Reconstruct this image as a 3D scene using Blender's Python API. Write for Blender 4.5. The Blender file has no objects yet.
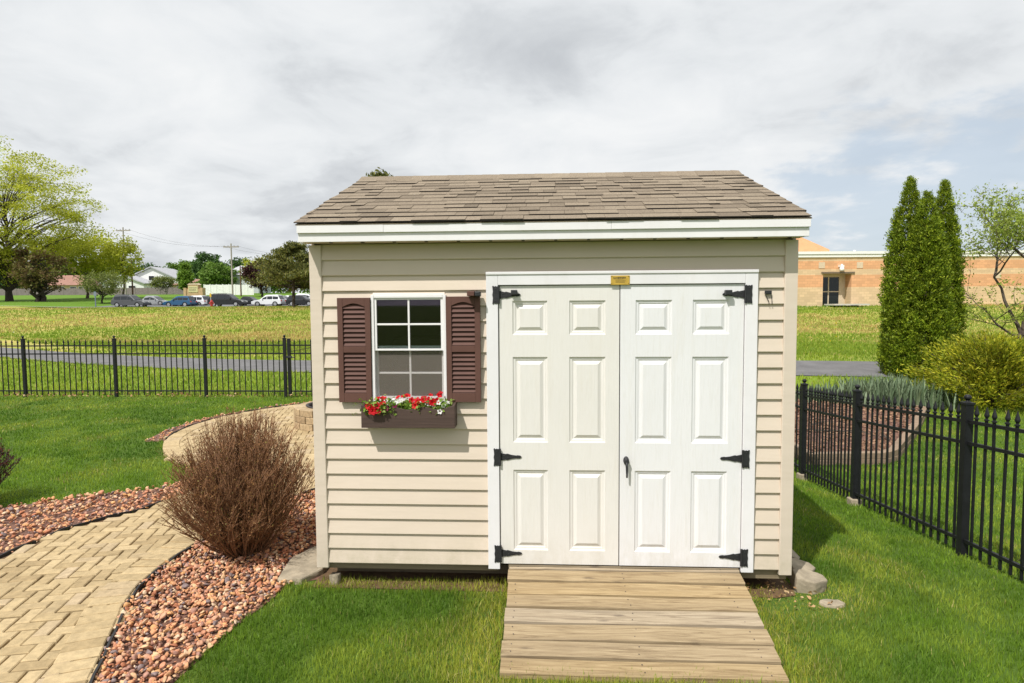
import bpy, bmesh, math, random
import numpy as np
from mathutils import Vector, Matrix, Euler, noise as mnoise

random.seed(7); RNG = np.random.default_rng(11)
S = bpy.context.scene
COL = S.collection
R = math.radians; PI = math.pi

# ------------------------------------------------------------------ camera
cam_d = bpy.data.cameras.new('camera'); cam = bpy.data.objects.new('camera', cam_d); COL.objects.link(cam)
yaw, pitch, roll = .0542, .0609, -.0064
cy, sy, cp, sp, cr, sr = math.cos(yaw), math.sin(yaw), math.cos(pitch), math.sin(pitch), math.cos(roll), math.sin(roll)
fw = Vector((-sy*cp, cy*cp, -sp)); r0 = Vector((cy, sy, 0)); u0 = r0.cross(fw)
r1 = cr*r0 + sr*u0; u1 = -sr*r0 + cr*u0
M4 = Matrix((r1, u1, -fw)).transposed().to_4x4(); M4.translation = (1.505, -3.9255, 1.8566)
cam.matrix_world = M4
cam_d.sensor_width = 36; cam_d.lens = 620.12/1024*36; cam_d.clip_start = .05; cam_d.clip_end = 3000
cam_d.dof.use_dof = True; cam_d.dof.focus_distance = 4.3; cam_d.dof.aperture_fstop = 16.0
S.camera = cam
S.render.resolution_x = 1024; S.render.resolution_y = 683

# ------------------------------------------------------------------ sun, sky, exposure
SUN_TO = Vector((-.40, -.60, 1.0)).normalized()
elev = math.asin(SUN_TO.z); azim = math.atan2(SUN_TO.x, SUN_TO.y)
sl = bpy.data.lights.new('sun', 'SUN'); sl.energy = 4.3; sl.angle = R(.6); sl.color = (1, .972, .928)
so = bpy.data.objects.new('sun', sl); COL.objects.link(so)
so.rotation_euler = SUN_TO.to_track_quat('Z', 'Y').to_euler(); so.location = (-8, -16, 20)
S.view_settings.view_transform = 'Standard'; S.view_settings.look = 'None'
S.view_settings.exposure = .13; S.view_settings.gamma = 1
W = bpy.data.worlds.new('World'); S.world = W; W.use_nodes = True

class NT:
    """tiny node helper"""
    def __init__(s, tree): s.t = tree; s.n = tree.nodes; s.l = tree.links
    def new(s, t, **kw):
        n = s.n.new(t)
        for k, v in kw.items(): setattr(n, k, v)
        return n
    def put(s, sock, v):
        if hasattr(v, 'is_output') or isinstance(v, bpy.types.NodeSocket): s.l.new(v, sock)
        else:
            if sock.type == 'RGBA' and isinstance(v, (tuple, list)) and len(v) == 3: v = (*v, 1)
            sock.default_value = v
    def math(s, op, a, b=0, c=0, clamp=False):
        n = s.new('ShaderNodeMath', operation=op, use_clamp=clamp)
        for i, v in enumerate((a, b, c)): s.put(n.inputs[i], v)
        return n.outputs[0]
    def noise(s, vec, scale, detail=4, rough=.55, dist=0, dim='3D'):
        n = s.new('ShaderNodeTexNoise', noise_dimensions=dim)
        if vec is not None: s.put(n.inputs['Vector'], vec)
        s.put(n.inputs['Scale'], scale); s.put(n.inputs['Detail'], detail); s.put(n.inputs['Roughness'], rough); s.put(n.inputs['Distortion'], dist)
        return n.outputs['Fac']
    def ramp(s, f, stops, interp='LINEAR'):
        n = s.new('ShaderNodeValToRGB'); cr_ = n.color_ramp; cr_.interpolation = interp
        while len(cr_.elements) < len(stops): cr_.elements.new(.5)
        for e, (p, c) in zip(cr_.elements, stops):
            e.position = p; e.color = (c, c, c, 1) if isinstance(c, (int, float)) else (*c, 1)
        s.put(n.inputs[0], f); return n.outputs[0]
    def mix(s, f, a, b, mode='MIX'):
        n = s.new('ShaderNodeMix', data_type='RGBA', blend_type=mode)
        s.put(n.inputs[0], f); s.put(n.inputs[6], a); s.put(n.inputs[7], b); return n.outputs[2]
    def maprange(s, v, a, b, c=0., d=1., smooth=True):
        n = s.new('ShaderNodeMapRange', interpolation_type='SMOOTHSTEP' if smooth else 'LINEAR')
        for i, x in enumerate((v, a, b, c, d)): s.put(n.inputs[i], x)
        return n.outputs[0]
    def scalev(s, vec, sc):
        n = s.new('ShaderNodeMapping'); s.put(n.inputs[0], vec); n.inputs['Scale'].default_value = sc; return n.outputs[0]
    def bump(s, h, strength, dist):
        n = s.new('ShaderNodeBump'); s.put(n.inputs['Height'], h); n.inputs['Strength'].default_value = strength; n.inputs['Distance'].default_value = dist
        return n.outputs[0]

def build_world():
    t = NT(W.node_tree); W.node_tree.nodes.clear()
    sky = t.new('ShaderNodeTexSky', sky_type='NISHITA'); sky.sun_disc = False
    sky.sun_elevation = elev; sky.sun_rotation = azim; sky.altitude = 200; sky.air_density = 1.1; sky.dust_density = 1.5
    tc = t.new('ShaderNodeTexCoord'); d = tc.outputs['Generated']
    sx = t.new('ShaderNodeSeparateXYZ'); t.put(sx.inputs[0], d)
    den = t.math('ADD', t.math('MAXIMUM', sx.outputs[2], 0), .22)
    cx = t.new('ShaderNodeCombineXYZ')
    t.put(cx.inputs[0], t.math('DIVIDE', sx.outputs[0], den)); t.put(cx.inputs[1], t.math('DIVIDE', sx.outputs[1], den)); t.put(cx.inputs[2], 61.2)
    p = cx.outputs[0]
    n1 = t.noise(p, 1.05, 9, .50, .3)        # cloud masses
    n2 = t.noise(p, 2.9, 8, .56, .35)        # small puffs
    n3 = t.noise(p, .6, 4, .5, .2)
    grey = t.math('ADD', t.math('MULTIPLY', n1, .45), t.math('MULTIPLY', n2, .55))
    cloud = t.ramp(grey, [(.36, (10.1, 10.25, 10.35)), (.455, (9.4, 9.65, 9.85)), (.525, (8.7, 9.0, 9.25)), (.585, (7.6, 7.9, 8.2)), (.68, (6.4, 6.7, 7.05))])
    # openings, more of them towards the east horizon
    bias = t.maprange(sx.outputs[0], .10, .50, 0, .38)
    low = t.maprange(sx.outputs[2], .13, .36, .0, .40)
    n4 = t.noise(t.scalev(p, (1, 1, 1)), 5.5, 7, .55, .2)
    hole = t.math('SUBTRACT', t.math('ADD', t.math('ADD', t.math('MULTIPLY', n4, .62), t.math('MULTIPLY', n2, .38)), bias), low)
    hf = t.maprange(hole, .64, .86, 0, .80)
    blue = t.mix(.70, sky.outputs[0], (7.6, 8.7, 9.9))
    c = t.mix(hf, cloud, blue)
    bg = t.new('ShaderNodeBackground'); t.put(bg.inputs[0], c); bg.inputs[1].default_value = .082
    out = t.new('ShaderNodeOutputWorld'); t.l.new(bg.outputs[0], out.inputs[0])
build_world()

# ------------------------------------------------------------------ materials
def newmat(name):
    m = bpy.data.materials.new(name); m.use_nodes = True; m.node_tree.nodes.clear()
    t = NT(m.node_tree); out = t.new('ShaderNodeOutputMaterial'); b = t.new('ShaderNodeBsdfPrincipled')
    t.l.new(b.outputs[0], out.inputs[0]); return m, t, b, out
def objco(t): return t.new('ShaderNodeTexCoord').outputs['Object']
def geopos(t): return t.new('ShaderNodeNewGeometry').outputs['Position']
def island(t): return t.new('ShaderNodeNewGeometry').outputs['Random Per Island']

def plain(name, col, rough=.55, var=.12, scale=6, bump=0, bscale=60, metal=0, stretch=(1, 1, 1), spec=.5, dirt=None):
    m, t, b, o = newmat(name); v = t.scalev(geopos(t), stretch)
    n = t.noise(v, scale, 6, .6)
    c = t.mix(t.ramp(n, [(.3, 0), (.72, 1)]), tuple(x*(1-var) for x in col), tuple(min(1, x*(1+var)) for x in col))
    if dirt:
        n2 = t.noise(t.scalev(geopos(t), (3, 3, 1)), 5, 7, .7)
        c = t.mix(t.math('MULTIPLY', t.ramp(n2, [(.5, 0), (.8, 1)]), dirt[1]), c, dirt[0])
    t.put(b.inputs['Base Color'], c); b.inputs['Roughness'].default_value = rough; b.inputs['Metallic'].default_value = metal
    b.inputs['Specular IOR Level'].default_value = spec
    if bump: t.put(b.inputs['Normal'], t.bump(t.noise(v, bscale, 4, .6), bump, .004))
    return m

def islandmat(name, stops, rough=.7, noise_amt=.35, nscale=40, bump=.4, bscale=80, spec=.4, interp='LINEAR'):
    m, t, b, o = newmat(name)
    c = t.ramp(island(t), stops, interp); g = geopos(t)
    n = t.noise(g, nscale, 6, .65)
    k = t.maprange(n, .28, .72, 1-noise_amt, 1+noise_amt, False)
    mul = t.new('ShaderNodeVectorMath', operation='SCALE'); t.put(mul.inputs[0], c); t.put(mul.inputs['Scale'], k)
    t.put(b.inputs['Base Color'], mul.outputs[0]); b.inputs['Roughness'].default_value = rough; b.inputs['Specular IOR Level'].default_value = spec
    if bump: t.put(b.inputs['Normal'], t.bump(t.noise(g, bscale, 5, .6), bump, .004))
    return m

def leafmat(name, stops, trans=.35, nscale=.9, namt=.3, rough=.55):
    m, t, b, o = newmat(name)
    c = t.ramp(island(t), stops)
    k = t.maprange(t.noise(geopos(t), nscale, 3, .5), .3, .7, 1-namt, 1+namt, False)
    mul = t.new('ShaderNodeVectorMath', operation='SCALE'); t.put(mul.inputs[0], c); t.put(mul.inputs['Scale'], k)
    t.put(b.inputs['Base Color'], mul.outputs[0]); b.inputs['Roughness'].default_value = rough; b.inputs['Specular IOR Level'].default_value = .25
    tr = t.new('ShaderNodeBsdfTranslucent'); t.put(tr.inputs[0], mul.outputs[0])
    mx = t.new('ShaderNodeMixShader'); mx.inputs[0].default_value = trans
    t.l.new(b.outputs[0], mx.inputs[1]); t.l.new(tr.outputs[0], mx.inputs[2]); t.l.new(mx.outputs[0], o.inputs[0])
    return m

def grassmat(name, trans=.3):
    m, t, b, o = newmat(name)
    a = t.new('ShaderNodeAttribute', attribute_name='tint')
    t.put(b.inputs['Base Color'], a.outputs['Color']); b.inputs['Roughness'].default_value = .5; b.inputs['Specular IOR Level'].default_value = .25
    tr = t.new('ShaderNodeBsdfTranslucent'); t.put(tr.inputs[0], a.outputs['Color'])
    mx = t.new('ShaderNodeMixShader'); mx.inputs[0].default_value = trans
    t.l.new(b.outputs[0], mx.inputs[1]); t.l.new(tr.outputs[0], mx.inputs[2]); t.l.new(mx.outputs[0], o.inputs[0])
    return m

def glassmat(name, tint=(.85, .9, .9), dark=.0):
    m, t, b, o = newmat(name)
    tr = t.new('ShaderNodeBsdfTransparent'); tr.inputs[0].default_value = (*tint, 1)
    gl = t.new('ShaderNodeBsdfGlossy'); gl.inputs['Roughness'].default_value = .02; gl.inputs['Color'].default_value = (.92, .74, .88, 1)  # purplish reflection tint, set to mute the green of the mirrored lawn
    fr = t.new('ShaderNodeFresnel'); fr.inputs[0].default_value = 1.55
    t.put(fr.inputs['Normal'], t.bump(t.noise(geopos(t), 2.6, 3, .5), .45, .02))
    mx = t.new('ShaderNodeMixShader'); t.l.new(fr.outputs[0], mx.inputs[0]); t.l.new(tr.outputs[0], mx.inputs[1]); t.l.new(gl.outputs[0], mx.inputs[2])
    t.l.new(mx.outputs[0], o.inputs[0]); return m

def screenmat(name):
    m, t, b, o = newmat(name)
    b.inputs['Base Color'].default_value = (.34, .29, .25, 1); b.inputs['Roughness'].default_value = .8
    tr = t.new('ShaderNodeBsdfTransparent'); mx = t.new('ShaderNodeMixShader'); mx.inputs[0].default_value = .20
    t.l.new(tr.outputs[0], mx.inputs[1]); t.l.new(b.outputs[0], mx.inputs[2]); t.l.new(mx.outputs[0], o.inputs[0]); return m

def doormat(name, col):
    m, t, b, o = newmat(name); g = geopos(t)
    grain = t.noise(t.scalev(g, (38, 1, 2.6)), 2.2, 8, .62, .8)
    big = t.noise(g, 2.2, 5, .6)
    c = t.mix(t.ramp(big, [(.35, 0), (.75, 1)]), col, tuple(x*.955 for x in col))
    st = t.noise(t.scalev(g, (9, 9, 1.1)), 1.6, 6, .7)
    c = t.mix(t.math('MULTIPLY', t.ramp(st, [(.52, 0), (.85, 1)]), .30), c, (.62, .56, .43))
    sxz = t.new('ShaderNodeSeparateXYZ'); t.put(sxz.inputs[0], g)
    spl = t.math('MULTIPLY', t.maprange(sxz.outputs[2], .17, .46, 1, 0), t.ramp(t.noise(t.scalev(g, (1, 1, .5)), 9, 7, .7), [(.42, 0), (.78, 1)]))
    c = t.mix(t.math('MULTIPLY', spl, .45), c, (.40, .35, .23))
    t.put(b.inputs['Base Color'], c); b.inputs['Roughness'].default_value = .42
    c = t.mix(t.math('MULTIPLY', t.ramp(grain, [(.50, 0), (.68, 1)]), .16), c, (.58, .54, .46)); t.put(b.inputs['Base Color'], c)
    t.put(b.inputs['Normal'], t.bump(grain, .6, .0025)); return m

def vinylmat(name, col):
    m, t, b, o = newmat(name); g = geopos(t)
    gr = t.noise(t.scalev(g, (1.5, 30, 30)), 3, 7, .65, .4)
    big = t.noise(g, 1.3, 4, .6)
    c = t.mix(t.ramp(big, [(.3, 0), (.7, 1)]), tuple(x*.95 for x in col), tuple(x*1.03 for x in col))
    sx = t.new('ShaderNodeSeparateXYZ'); t.put(sx.inputs[0], g)
    splash = t.math('MULTIPLY', t.maprange(sx.outputs[2], .12, .42, 1, 0), t.ramp(t.noise(t.scalev(g, (1, 1, .6)), 7, 7, .7), [(.38, 0), (.75, 1)]))
    c = t.mix(t.math('MULTIPLY', splash, .55), c, (.30, .27, .15))
    fine = t.ramp(t.noise(g, 90, 3, .7), [(.66, 0), (.80, 1)])
    c = t.mix(t.math('MULTIPLY', fine, .25), c, (.33, .27, .2))
    t.put(b.inputs['Base Color'], c); b.inputs['Roughness'].default_value = .48
    wv = t.noise(t.scalev(g, (1.1, 1, 6)), 1.6, 3, .5)
    t.put(b.inputs['Normal'], t.bump(t.math('ADD', t.math('MULTIPLY', gr, .2), t.math('MULTIPLY', wv, 1.6)), .35, .006)); return m

def woodmat(name, stops, scale=1.0, axis=(.9, 16, 16), rough=.8, crack=(.10, .07, .05)):
    m, t, b, o = newmat(name); g = geopos(t); isl = island(t)
    off = t.new('ShaderNodeCombineXYZ'); t.put(off.inputs[0], t.math('MULTIPLY', isl, 37.)); t.put(off.inputs[2], t.math('MULTIPLY', isl, 91.))
    ad = t.new('ShaderNodeVectorMath', operation='ADD'); t.put(ad.inputs[0], t.scalev(g, axis)); t.put(ad.inputs[1], off.outputs[0])
    n = t.noise(ad.outputs[0], 2.0*scale, 9, .66, 1.3)
    c = t.ramp(n, [(.25, stops[0]), (.5, stops[1]), (.75, stops[2])])
    blot = t.noise(ad.outputs[0], .35*scale, 5, .6, .6)
    c = t.mix(t.math('MULTIPLY', t.ramp(blot, [(.48, 0), (.72, 1)]), .55), c, stops[3])
    # fine checks and a few knots
    chk = t.noise(t.scalev(ad.outputs[0], (.5, 2.2, 2.2)), 3.2*scale, 4, .75)
    c = t.mix(t.math('MULTIPLY', t.ramp(chk, [(.63, 0), (.74, 1)]), .6), c, crack)
    vo = t.new('ShaderNodeTexVoronoi'); kad = t.new('ShaderNodeVectorMath', operation='ADD'); t.put(kad.inputs[0], t.scalev(g, (2.2, 9, 9))); t.put(kad.inputs[1], off.outputs[0])
    t.put(vo.inputs['Vector'], kad.outputs[0]); vo.inputs['Scale'].default_value = 1.0
    kn = t.ramp(t.math('ADD', vo.outputs['Distance'], t.math('MULTIPLY', t.noise(t.scalev(ad.outputs[0], (4, 1, 1)), 2.4, 4, .6), .22)), [(.12, 1), (.22, 0)])
    c = t.mix(t.math('MULTIPLY', kn, .75), c, crack)
    hsv = t.new('ShaderNodeHueSaturation'); t.put(hsv.inputs['Color'], c); t.put(hsv.inputs['Value'], t.maprange(isl, 0, 1, .86, 1.12, False)); t.put(hsv.inputs['Saturation'], t.maprange(t.math('FRACT', t.math('MULTIPLY', isl, 7.3)), 0, 1, .75, 1.1, False))
    t.put(b.inputs['Base Color'], hsv.outputs[0]); b.inputs['Roughness'].default_value = rough; b.inputs['Specular IOR Level'].default_value = .25
    t.put(b.inputs['Normal'], t.bump(n, .5, .003)); return m

M = {}
M['siding'] = vinylmat('vinyl_siding', (.64, .54, .435))
M['post'] = vinylmat('vinyl_corner', (.65, .555, .455))
M['white'] = plain('white_trim', (.80, .775, .775), .45, .04, 3, .1, 50, dirt=((.5, .45, .35), .14))
M['casing'] = plain('door_casing_white', (.765, .745, .755), .45, .04, 3, .1, 50, dirt=((.5, .45, .35), .14))
M['door_l'] = doormat('door_cream_white', (.755, .725, .685))
M['door_r'] = doormat('door_white', (.775, .765, .77))
M['black'] = plain('black_iron', (.018, .018, .02), .5, .3, 40, .6, 220, spec=.5)
M['fence'] = plain('black_powder_coat', (.012, .0125, .014), .5, .25, 12, .12, 120, spec=.3)
M['shutter'] = plain('shutter_brown', (.118, .057, .044), .65, .1, 8, .25, 120, spec=.25)
M['shutterback'] = plain('shutter_gap_shade', (.035, .018, .014), .9, .1, 8)  # shade between the louvres put into the colour, darker than the shutter
M['boxwood'] = woodmat('painted_box_brown', [(.060, .034, .026), (.090, .051, .038), (.118, .068, .050), (.064, .038, .03)], 1.2, rough=.6, crack=(.04, .026, .02))
M['shingle'] = islandmat('asphalt_shingle', [(0, (.185, .149, .110)), (.2, (.24, .193, .142)), (.5, (.285, .231, .170)), (.75, (.222, .178, .132)), (1, (.305, .25, .184))], .95, .55, 170, 1, 300, .1)
M['shingle_edge'] = plain('asphalt_cut_edge', (.035, .028, .024), .95, .3, 60)
M['ramp'] = woodmat('weathered_boards', [(.15, .098, .052), (.36, .268, .155), (.50, .388, .24), (.20, .15, .095)], 1.5)
M['beam'] = woodmat('treated_beam', [(.16, .12, .06), (.24, .18, .10), (.3, .23, .14), (.12, .09, .05)])
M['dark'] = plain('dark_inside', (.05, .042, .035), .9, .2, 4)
M['inner'] = plain('shed_inner_board', (.16, .12, .085), .9, .2, 4)
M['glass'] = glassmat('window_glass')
M['screen'] = screenmat('insect_screen')
M['gold'] = plain('brass_plate', (.62, .40, .07), .4, .12, 30, metal=.35)
M['ink'] = plain('black_lettering', (.03, .02, .015), .6)
M['paver'] = islandmat('tan_paver', [(0, (.34, .25, .135)), (.3, (.43, .325, .18)), (.6, (.49, .375, .215)), (.85, (.385, .29, .16)), (1, (.46, .355, .225))], .9, .22, 22, .5, 160, .15)
M['joint'] = plain('joint_sand', (.13, .075, .035), .95, .35, 18, .6, 60)
M['gravelbed'] = plain('gravel_bed_soil', (.16, .08, .055), .95, .4, 30, .8, 60)
M['stone'] = islandmat('red_river_stone', [(0, (.40, .16, .085)), (.12, (.60, .30, .155)), (.26, (.52, .24, .14)), (.40, (.64, .40, .225)), (.52, (.38, .205, .15)), (.62, (.55, .30, .19)), (.74, (.66, .48, .32)), (.82, (.24, .18, .17)), (.90, (.60, .32, .14)), (1, (.45, .365, .31))], .85, .4, 45, .5, 90, .2, 'CONSTANT')
M['plastic'] = plain('black_edging', (.022, .022, .022), .6, .3, 10)
M['concrete'] = plain('weathered_concrete', (.33, .275, .195), .9, .35, 9, .8, 60, dirt=((.16, .13, .09), .7))
M['firestone'] = islandmat('fire_pit_block', [(0, (.30, .21, .12)), (.5, (.42, .31, .18)), (1, (.48, .37, .23))], .9, .4, 26, .9, 60)
M['rust'] = plain('rusty_liner', (.06, .05, .05), .8, .4, 10)
M['soil'] = None
M['asphalt'] = plain('asphalt_path', (.135, .130, .130), .9, .22, 1.6, .5, 40, dirt=((.26, .25, .24), .4))
M['lot'] = plain('parking_asphalt', (.15, .15, .16), .9, .15, .4)
M['curb'] = plain('concrete_kerb', (.5, .48, .44), .9, .1, 2)
M['bark'] = plain('bark', (.10, .075, .055), .9, .4, 14, 1, 30, stretch=(1, 1, .3))
M['barkdark'] = plain('dark_bark', (.045, .033, .026), .9, .4, 14, 1, 30, stretch=(1, 1, .3))
M['timber'] = woodmat('bed_timber', [(.17, .10, .055), (.30, .195, .11), (.38, .26, .155), (.17, .105, .065)])
M['mulch'] = islandmat('bark_mulch', [(0, (.16, .085, .05)), (.5, (.28, .16, .095)), (1, (.38, .24, .15))], .95, .4, 30, .6)
M['lawn'] = grassmat('lawn_blades', .42)
M['petal_red'] = leafmat('red_petals', [(0, (.50, .004, .010)), (1, (.66, .010, .020))], .3, 5, .15)
M['petal_white'] = leafmat('white_petals', [(0, (.78, .74, .72)), (1, (.85, .85, .82))], .3, 5, .1)
M['petal_purple'] = leafmat('maroon_petals', [(0, (.16, .01, .05)), (1, (.32, .03, .12))], .3, 5, .1)
M['petunia'] = leafmat('petunia_leaves', [(0, (.14, .26, .03)), (.6, (.27, .40, .07)), (1, (.40, .50, .13))], .4, 20, .3)

def groundmat():
    m, t, b, o = newmat('ground_grass'); g = geopos(t)
    sx = t.new('ShaderNodeSeparateXYZ'); t.put(sx.inputs[0], g)
    n1 = t.noise(g, .28, 6, .62); n2 = t.noise(g, 5, 6, .7); n3 = t.noise(t.scalev(g, (.35, 1, 1)), .9, 6, .66)
    lawn = t.mix(n2, (.045, .075, .014), (.105, .175, .026))
    green = t.mix(n2, (.15, .23, .024), (.29, .38, .04))
    straw = t.mix(n2, (.36, .28, .08), (.55, .42, .17))
    mead = t.mix(t.ramp(t.math('ADD', t.math('MULTIPLY', n1, .5), t.math('MULTIPLY', n3, .5)), [(.42, 0), (.60, 1)]), green, straw)
    # mown verge beyond the meadow (berm)
    berm = t.mix(n2, (.085, .165, .02), (.15, .26, .034))
    c = t.mix(t.maprange(sx.outputs[1], 8.0, 8.5), lawn, t.mix(.65, lawn, green))
    c = t.mix(t.maprange(t.math('ADD', sx.outputs[1], t.math('MULTIPLY', n1, 6)), 19, 23), c, mead)
    c = t.mix(t.maprange(sx.outputs[1], 62, 68), c, berm)
    t.put(b.inputs['Base Color'], c); b.inputs['Roughness'].default_value = .95; b.inputs['Specular IOR Level'].default_value = .1
    t.put(b.inputs['Normal'], t.bump(n2, .6, .05)); return m
M['soil'] = groundmat()

# ------------------------------------------------------------------ mesh helpers
class MB:
    def __init__(s): s.v = []; s.f = []
    def add(s, vs, fs):
        o = len(s.v); s.v += [tuple(p) for p in vs]; s.f += [tuple(i+o for i in f) for f in fs]; return s
    def box(s, x0, x1, y0, y1, z0, z1, mat=None):
        vs = [Vector((x, y, z)) for z in (z0, z1) for y in (y0, y1) for x in (x0, x1)]
        if mat is not None: vs = [mat @ p for p in vs]
        return s.add(vs, [(0, 2, 3, 1), (4, 5, 7, 6), (0, 1, 5, 4), (2, 6, 7, 3), (0, 4, 6, 2), (1, 3, 7, 5)])
    def prism(s, poly, axis, a, b):
        """poly: 2-D points; axis 'x': (y,z), 'y': (x,z), 'z': (x,y)"""
        def P(p, w): return {'x': (w, p[0], p[1]), 'y': (p[0], w, p[1]), 'z': (p[0], p[1], w)}[axis]
        n = len(poly); vs = [P(p, a) for p in poly]+[P(p, b) for p in poly]
        fs = [tuple(range(n))[::-1], tuple(range(n, 2*n))]+[(i, (i+1) % n, (i+1) % n+n, i+n) for i in range(n)]
        return s.add(vs, fs)
    def tube(s, pts, rad, n=6, cap=True):
        pts = [Vector(p) for p in pts]; rad = rad if isinstance(rad, (list, tuple)) else [rad]*len(pts)
        o = len(s.v); prev = None
        for i, p in enumerate(pts):
            d = (pts[min(i+1, len(pts)-1)]-pts[max(i-1, 0)])
            d = d.normalized() if d.length > 1e-9 else Vector((0, 0, 1))
            if prev is None:
                a = Vector((1, 0, 0)) if abs(d.x) < .8 else Vector((0, 1, 0)); e = d.cross(a).normalized()
            else: e = (prev-d*prev.dot(d)).normalized()
            prev = e; g = d.cross(e)
            for k in range(n):
                w = 2*PI*k/n; s.v.append(tuple(p+(e*math.cos(w)+g*math.sin(w))*rad[i]))
        for i in range(len(pts)-1):
            for k in range(n):
                a = o+i*n+k; b = o+i*n+(k+1) % n; s.f.append((a, b, b+n, a+n))
        if cap:
            s.f.append(tuple(o+k for k in range(n))[::-1]); s.f.append(tuple(o+(len(pts)-1)*n+k for k in range(n)))
        return s
    def lathe(s, prof, n=12, c=(0, 0, 0), mat=None):
        o = len(s.v)
        for (r, z) in prof:
            for k in range(n):
                p = Vector((c[0]+r*math.cos(2*PI*k/n), c[1]+r*math.sin(2*PI*k/n), c[2]+z)); s.v.append(tuple(mat @ p if mat else p))
        for i in range(len(prof)-1):
            for k in range(n):
                a = o+i*n+k; b = o+i*n+(k+1) % n; s.f.append((a, b, b+n, a+n))
        s.f.append(tuple(o+k for k in range(n))[::-1]); s.f.append(tuple(o+(len(prof)-1)*n+k for k in range(n)))
        return s
    def mesh(s, name, mat, smooth=False):
        me = bpy.data.meshes.new(name); me.from_pydata(s.v, [], s.f); me.update()
        if mat: me.materials.append(mat)
        if smooth: me.polygons.foreach_set('use_smooth', [True]*len(me.polygons))
        return me
    def build(s, name, mat, parent=None, smooth=False, bevel=0, loc=None, rot=None):
        o = bpy.data.objects.new(name, s.mesh(name, mat, smooth)); COL.objects.link(o)
        if parent: o.parent = parent
        if loc is not None: o.location = loc
        if rot is not None: o.rotation_euler = rot
        if bevel:
            bv = o.modifiers.new('bevel', 'BEVEL'); bv.width = bevel; bv.segments = 2; bv.limit_method = 'ANGLE'; bv.angle_limit = R(35)
        return o

def npmesh(name, verts, faces, mat, tint=None, smooth=False):
    """verts (N,3), faces (F,k) equal-sided"""
    me = bpy.data.meshes.new(name); nv, nf, k = len(verts), len(faces), faces.shape[1]
    me.vertices.add(nv); me.vertices.foreach_set('co', np.ascontiguousarray(verts, np.float32).ravel())
    me.loops.add(nf*k); me.loops.foreach_set('vertex_index', np.ascontiguousarray(faces, np.int32).ravel())
    me.polygons.add(nf); me.polygons.foreach_set('loop_start', np.arange(nf, dtype=np.int32)*k)
    me.update(calc_edges=True)
    if tint is not None:
        a = me.attributes.new('tint', 'FLOAT_COLOR', 'POINT')
        a.data.foreach_set('color', np.concatenate([tint, np.ones((nv, 1))], 1).astype(np.float32).ravel())
    if mat: me.materials.append(mat)
    if smooth: me.polygons.foreach_set('use_smooth', np.ones(nf, bool))
    return me
def npobj(name, verts, faces, mat, parent=None, tint=None, smooth=False):
    o = bpy.data.objects.new(name, npmesh(name, verts, faces, mat, tint, smooth)); COL.objects.link(o)
    if parent: o.parent = parent
    return o
def tag(o, label=None, cat=None, group=None, kind=None):
    if label: o['label'] = label
    if cat: o['category'] = cat
    if group: o['group'] = group
    if kind: o['kind'] = kind
    return o
def thing(name, label, cat, loc=(0, 0, 0), rz=0, group=None):
    o = bpy.data.objects.new(name, None); COL.objects.link(o); o.location = loc; o.rotation_euler = (0, 0, rz); o.empty_display_size = .1
    return tag(o, label, cat, group)
def kids(o): return [c for c in bpy.data.objects if c.parent == o]
def copy_tree(o, parent=None):
    c = o.copy(); COL.objects.link(c)
    if parent: c.parent = parent
    for ch in kids(o): copy_tree(ch, c)
    return c
def sstep(a, b, x):
    t = np.clip((np.asarray(x, float)-a)/(b-a), 0, 1); return t*t*(3-2*t)
def hz(x, y):
    """ground height"""
    x = np.asarray(x, float); y = np.asarray(y, float)
    dip = -sstep(3.2, 4.8, x)*np.clip(.03+.085*(y+.1), 0, .36)*(1-sstep(9.5, 17, y))
    rise = 1.66*sstep(24, 52, y)
    s = 76-24*sstep(45, 66, -x)
    berm = 3.25*np.clip((y-s)/(146-s), 0, 1)
    return dip+rise+berm*(1-sstep(-12, 4, x)*.9)
def vnoise(x, y, sc, seed=0):
    """value noise 0..1, vectorised"""
    x = np.asarray(x)*sc+seed*17.3; y = np.asarray(y)*sc-seed*9.1
    xi = np.floor(x).astype(np.int64); yi = np.floor(y).astype(np.int64); fx = x-xi; fy = y-yi
    fx = fx*fx*(3-2*fx); fy = fy*fy*(3-2*fy)
    def h(a, b):
        n = (a*374761393+b*668265263+seed*1274126177) & 0xffffffff; n = ((n ^ (n >> 13))*1274126177) & 0xffffffff
        return ((n ^ (n >> 16)) & 0xffff)/65535.
    return (h(xi, yi)*(1-fx)+h(xi+1, yi)*fx)*(1-fy)+(h(xi, yi+1)*(1-fx)+h(xi+1, yi+1)*fx)*fy
def inpoly(x, y, poly):
    x = np.asarray(x); y = np.asarray(y); ins = np.zeros(x.shape, bool); n = len(poly)
    for i in range(n):
        (x0, y0), (x1, y1) = poly[i], poly[(i+1) % n]
        if y0 == y1: continue
        c = (y0 > y) != (y1 > y); ins ^= c & (x < (x1-x0)*(y-y0)/(y1-y0)+x0)
    return ins
def smoothline(pts, n=6):
    """Catmull-Rom through 2-D points"""
    P = [np.array(p, float) for p in pts]; P = [2*P[0]-P[1]]+P+[2*P[-1]-P[-2]]; out = []
    for i in range(1, len(P)-2):
        for k in range(n):
            t = k/n; a, b, c, d = P[i-1:i+3]
            out.append(tuple(.5*((2*b)+(-a+c)*t+(2*a-5*b+4*c-d)*t*t+(-a+3*b-3*c+d)*t**3)))
    out.append(tuple(P[-2])); return out

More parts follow.
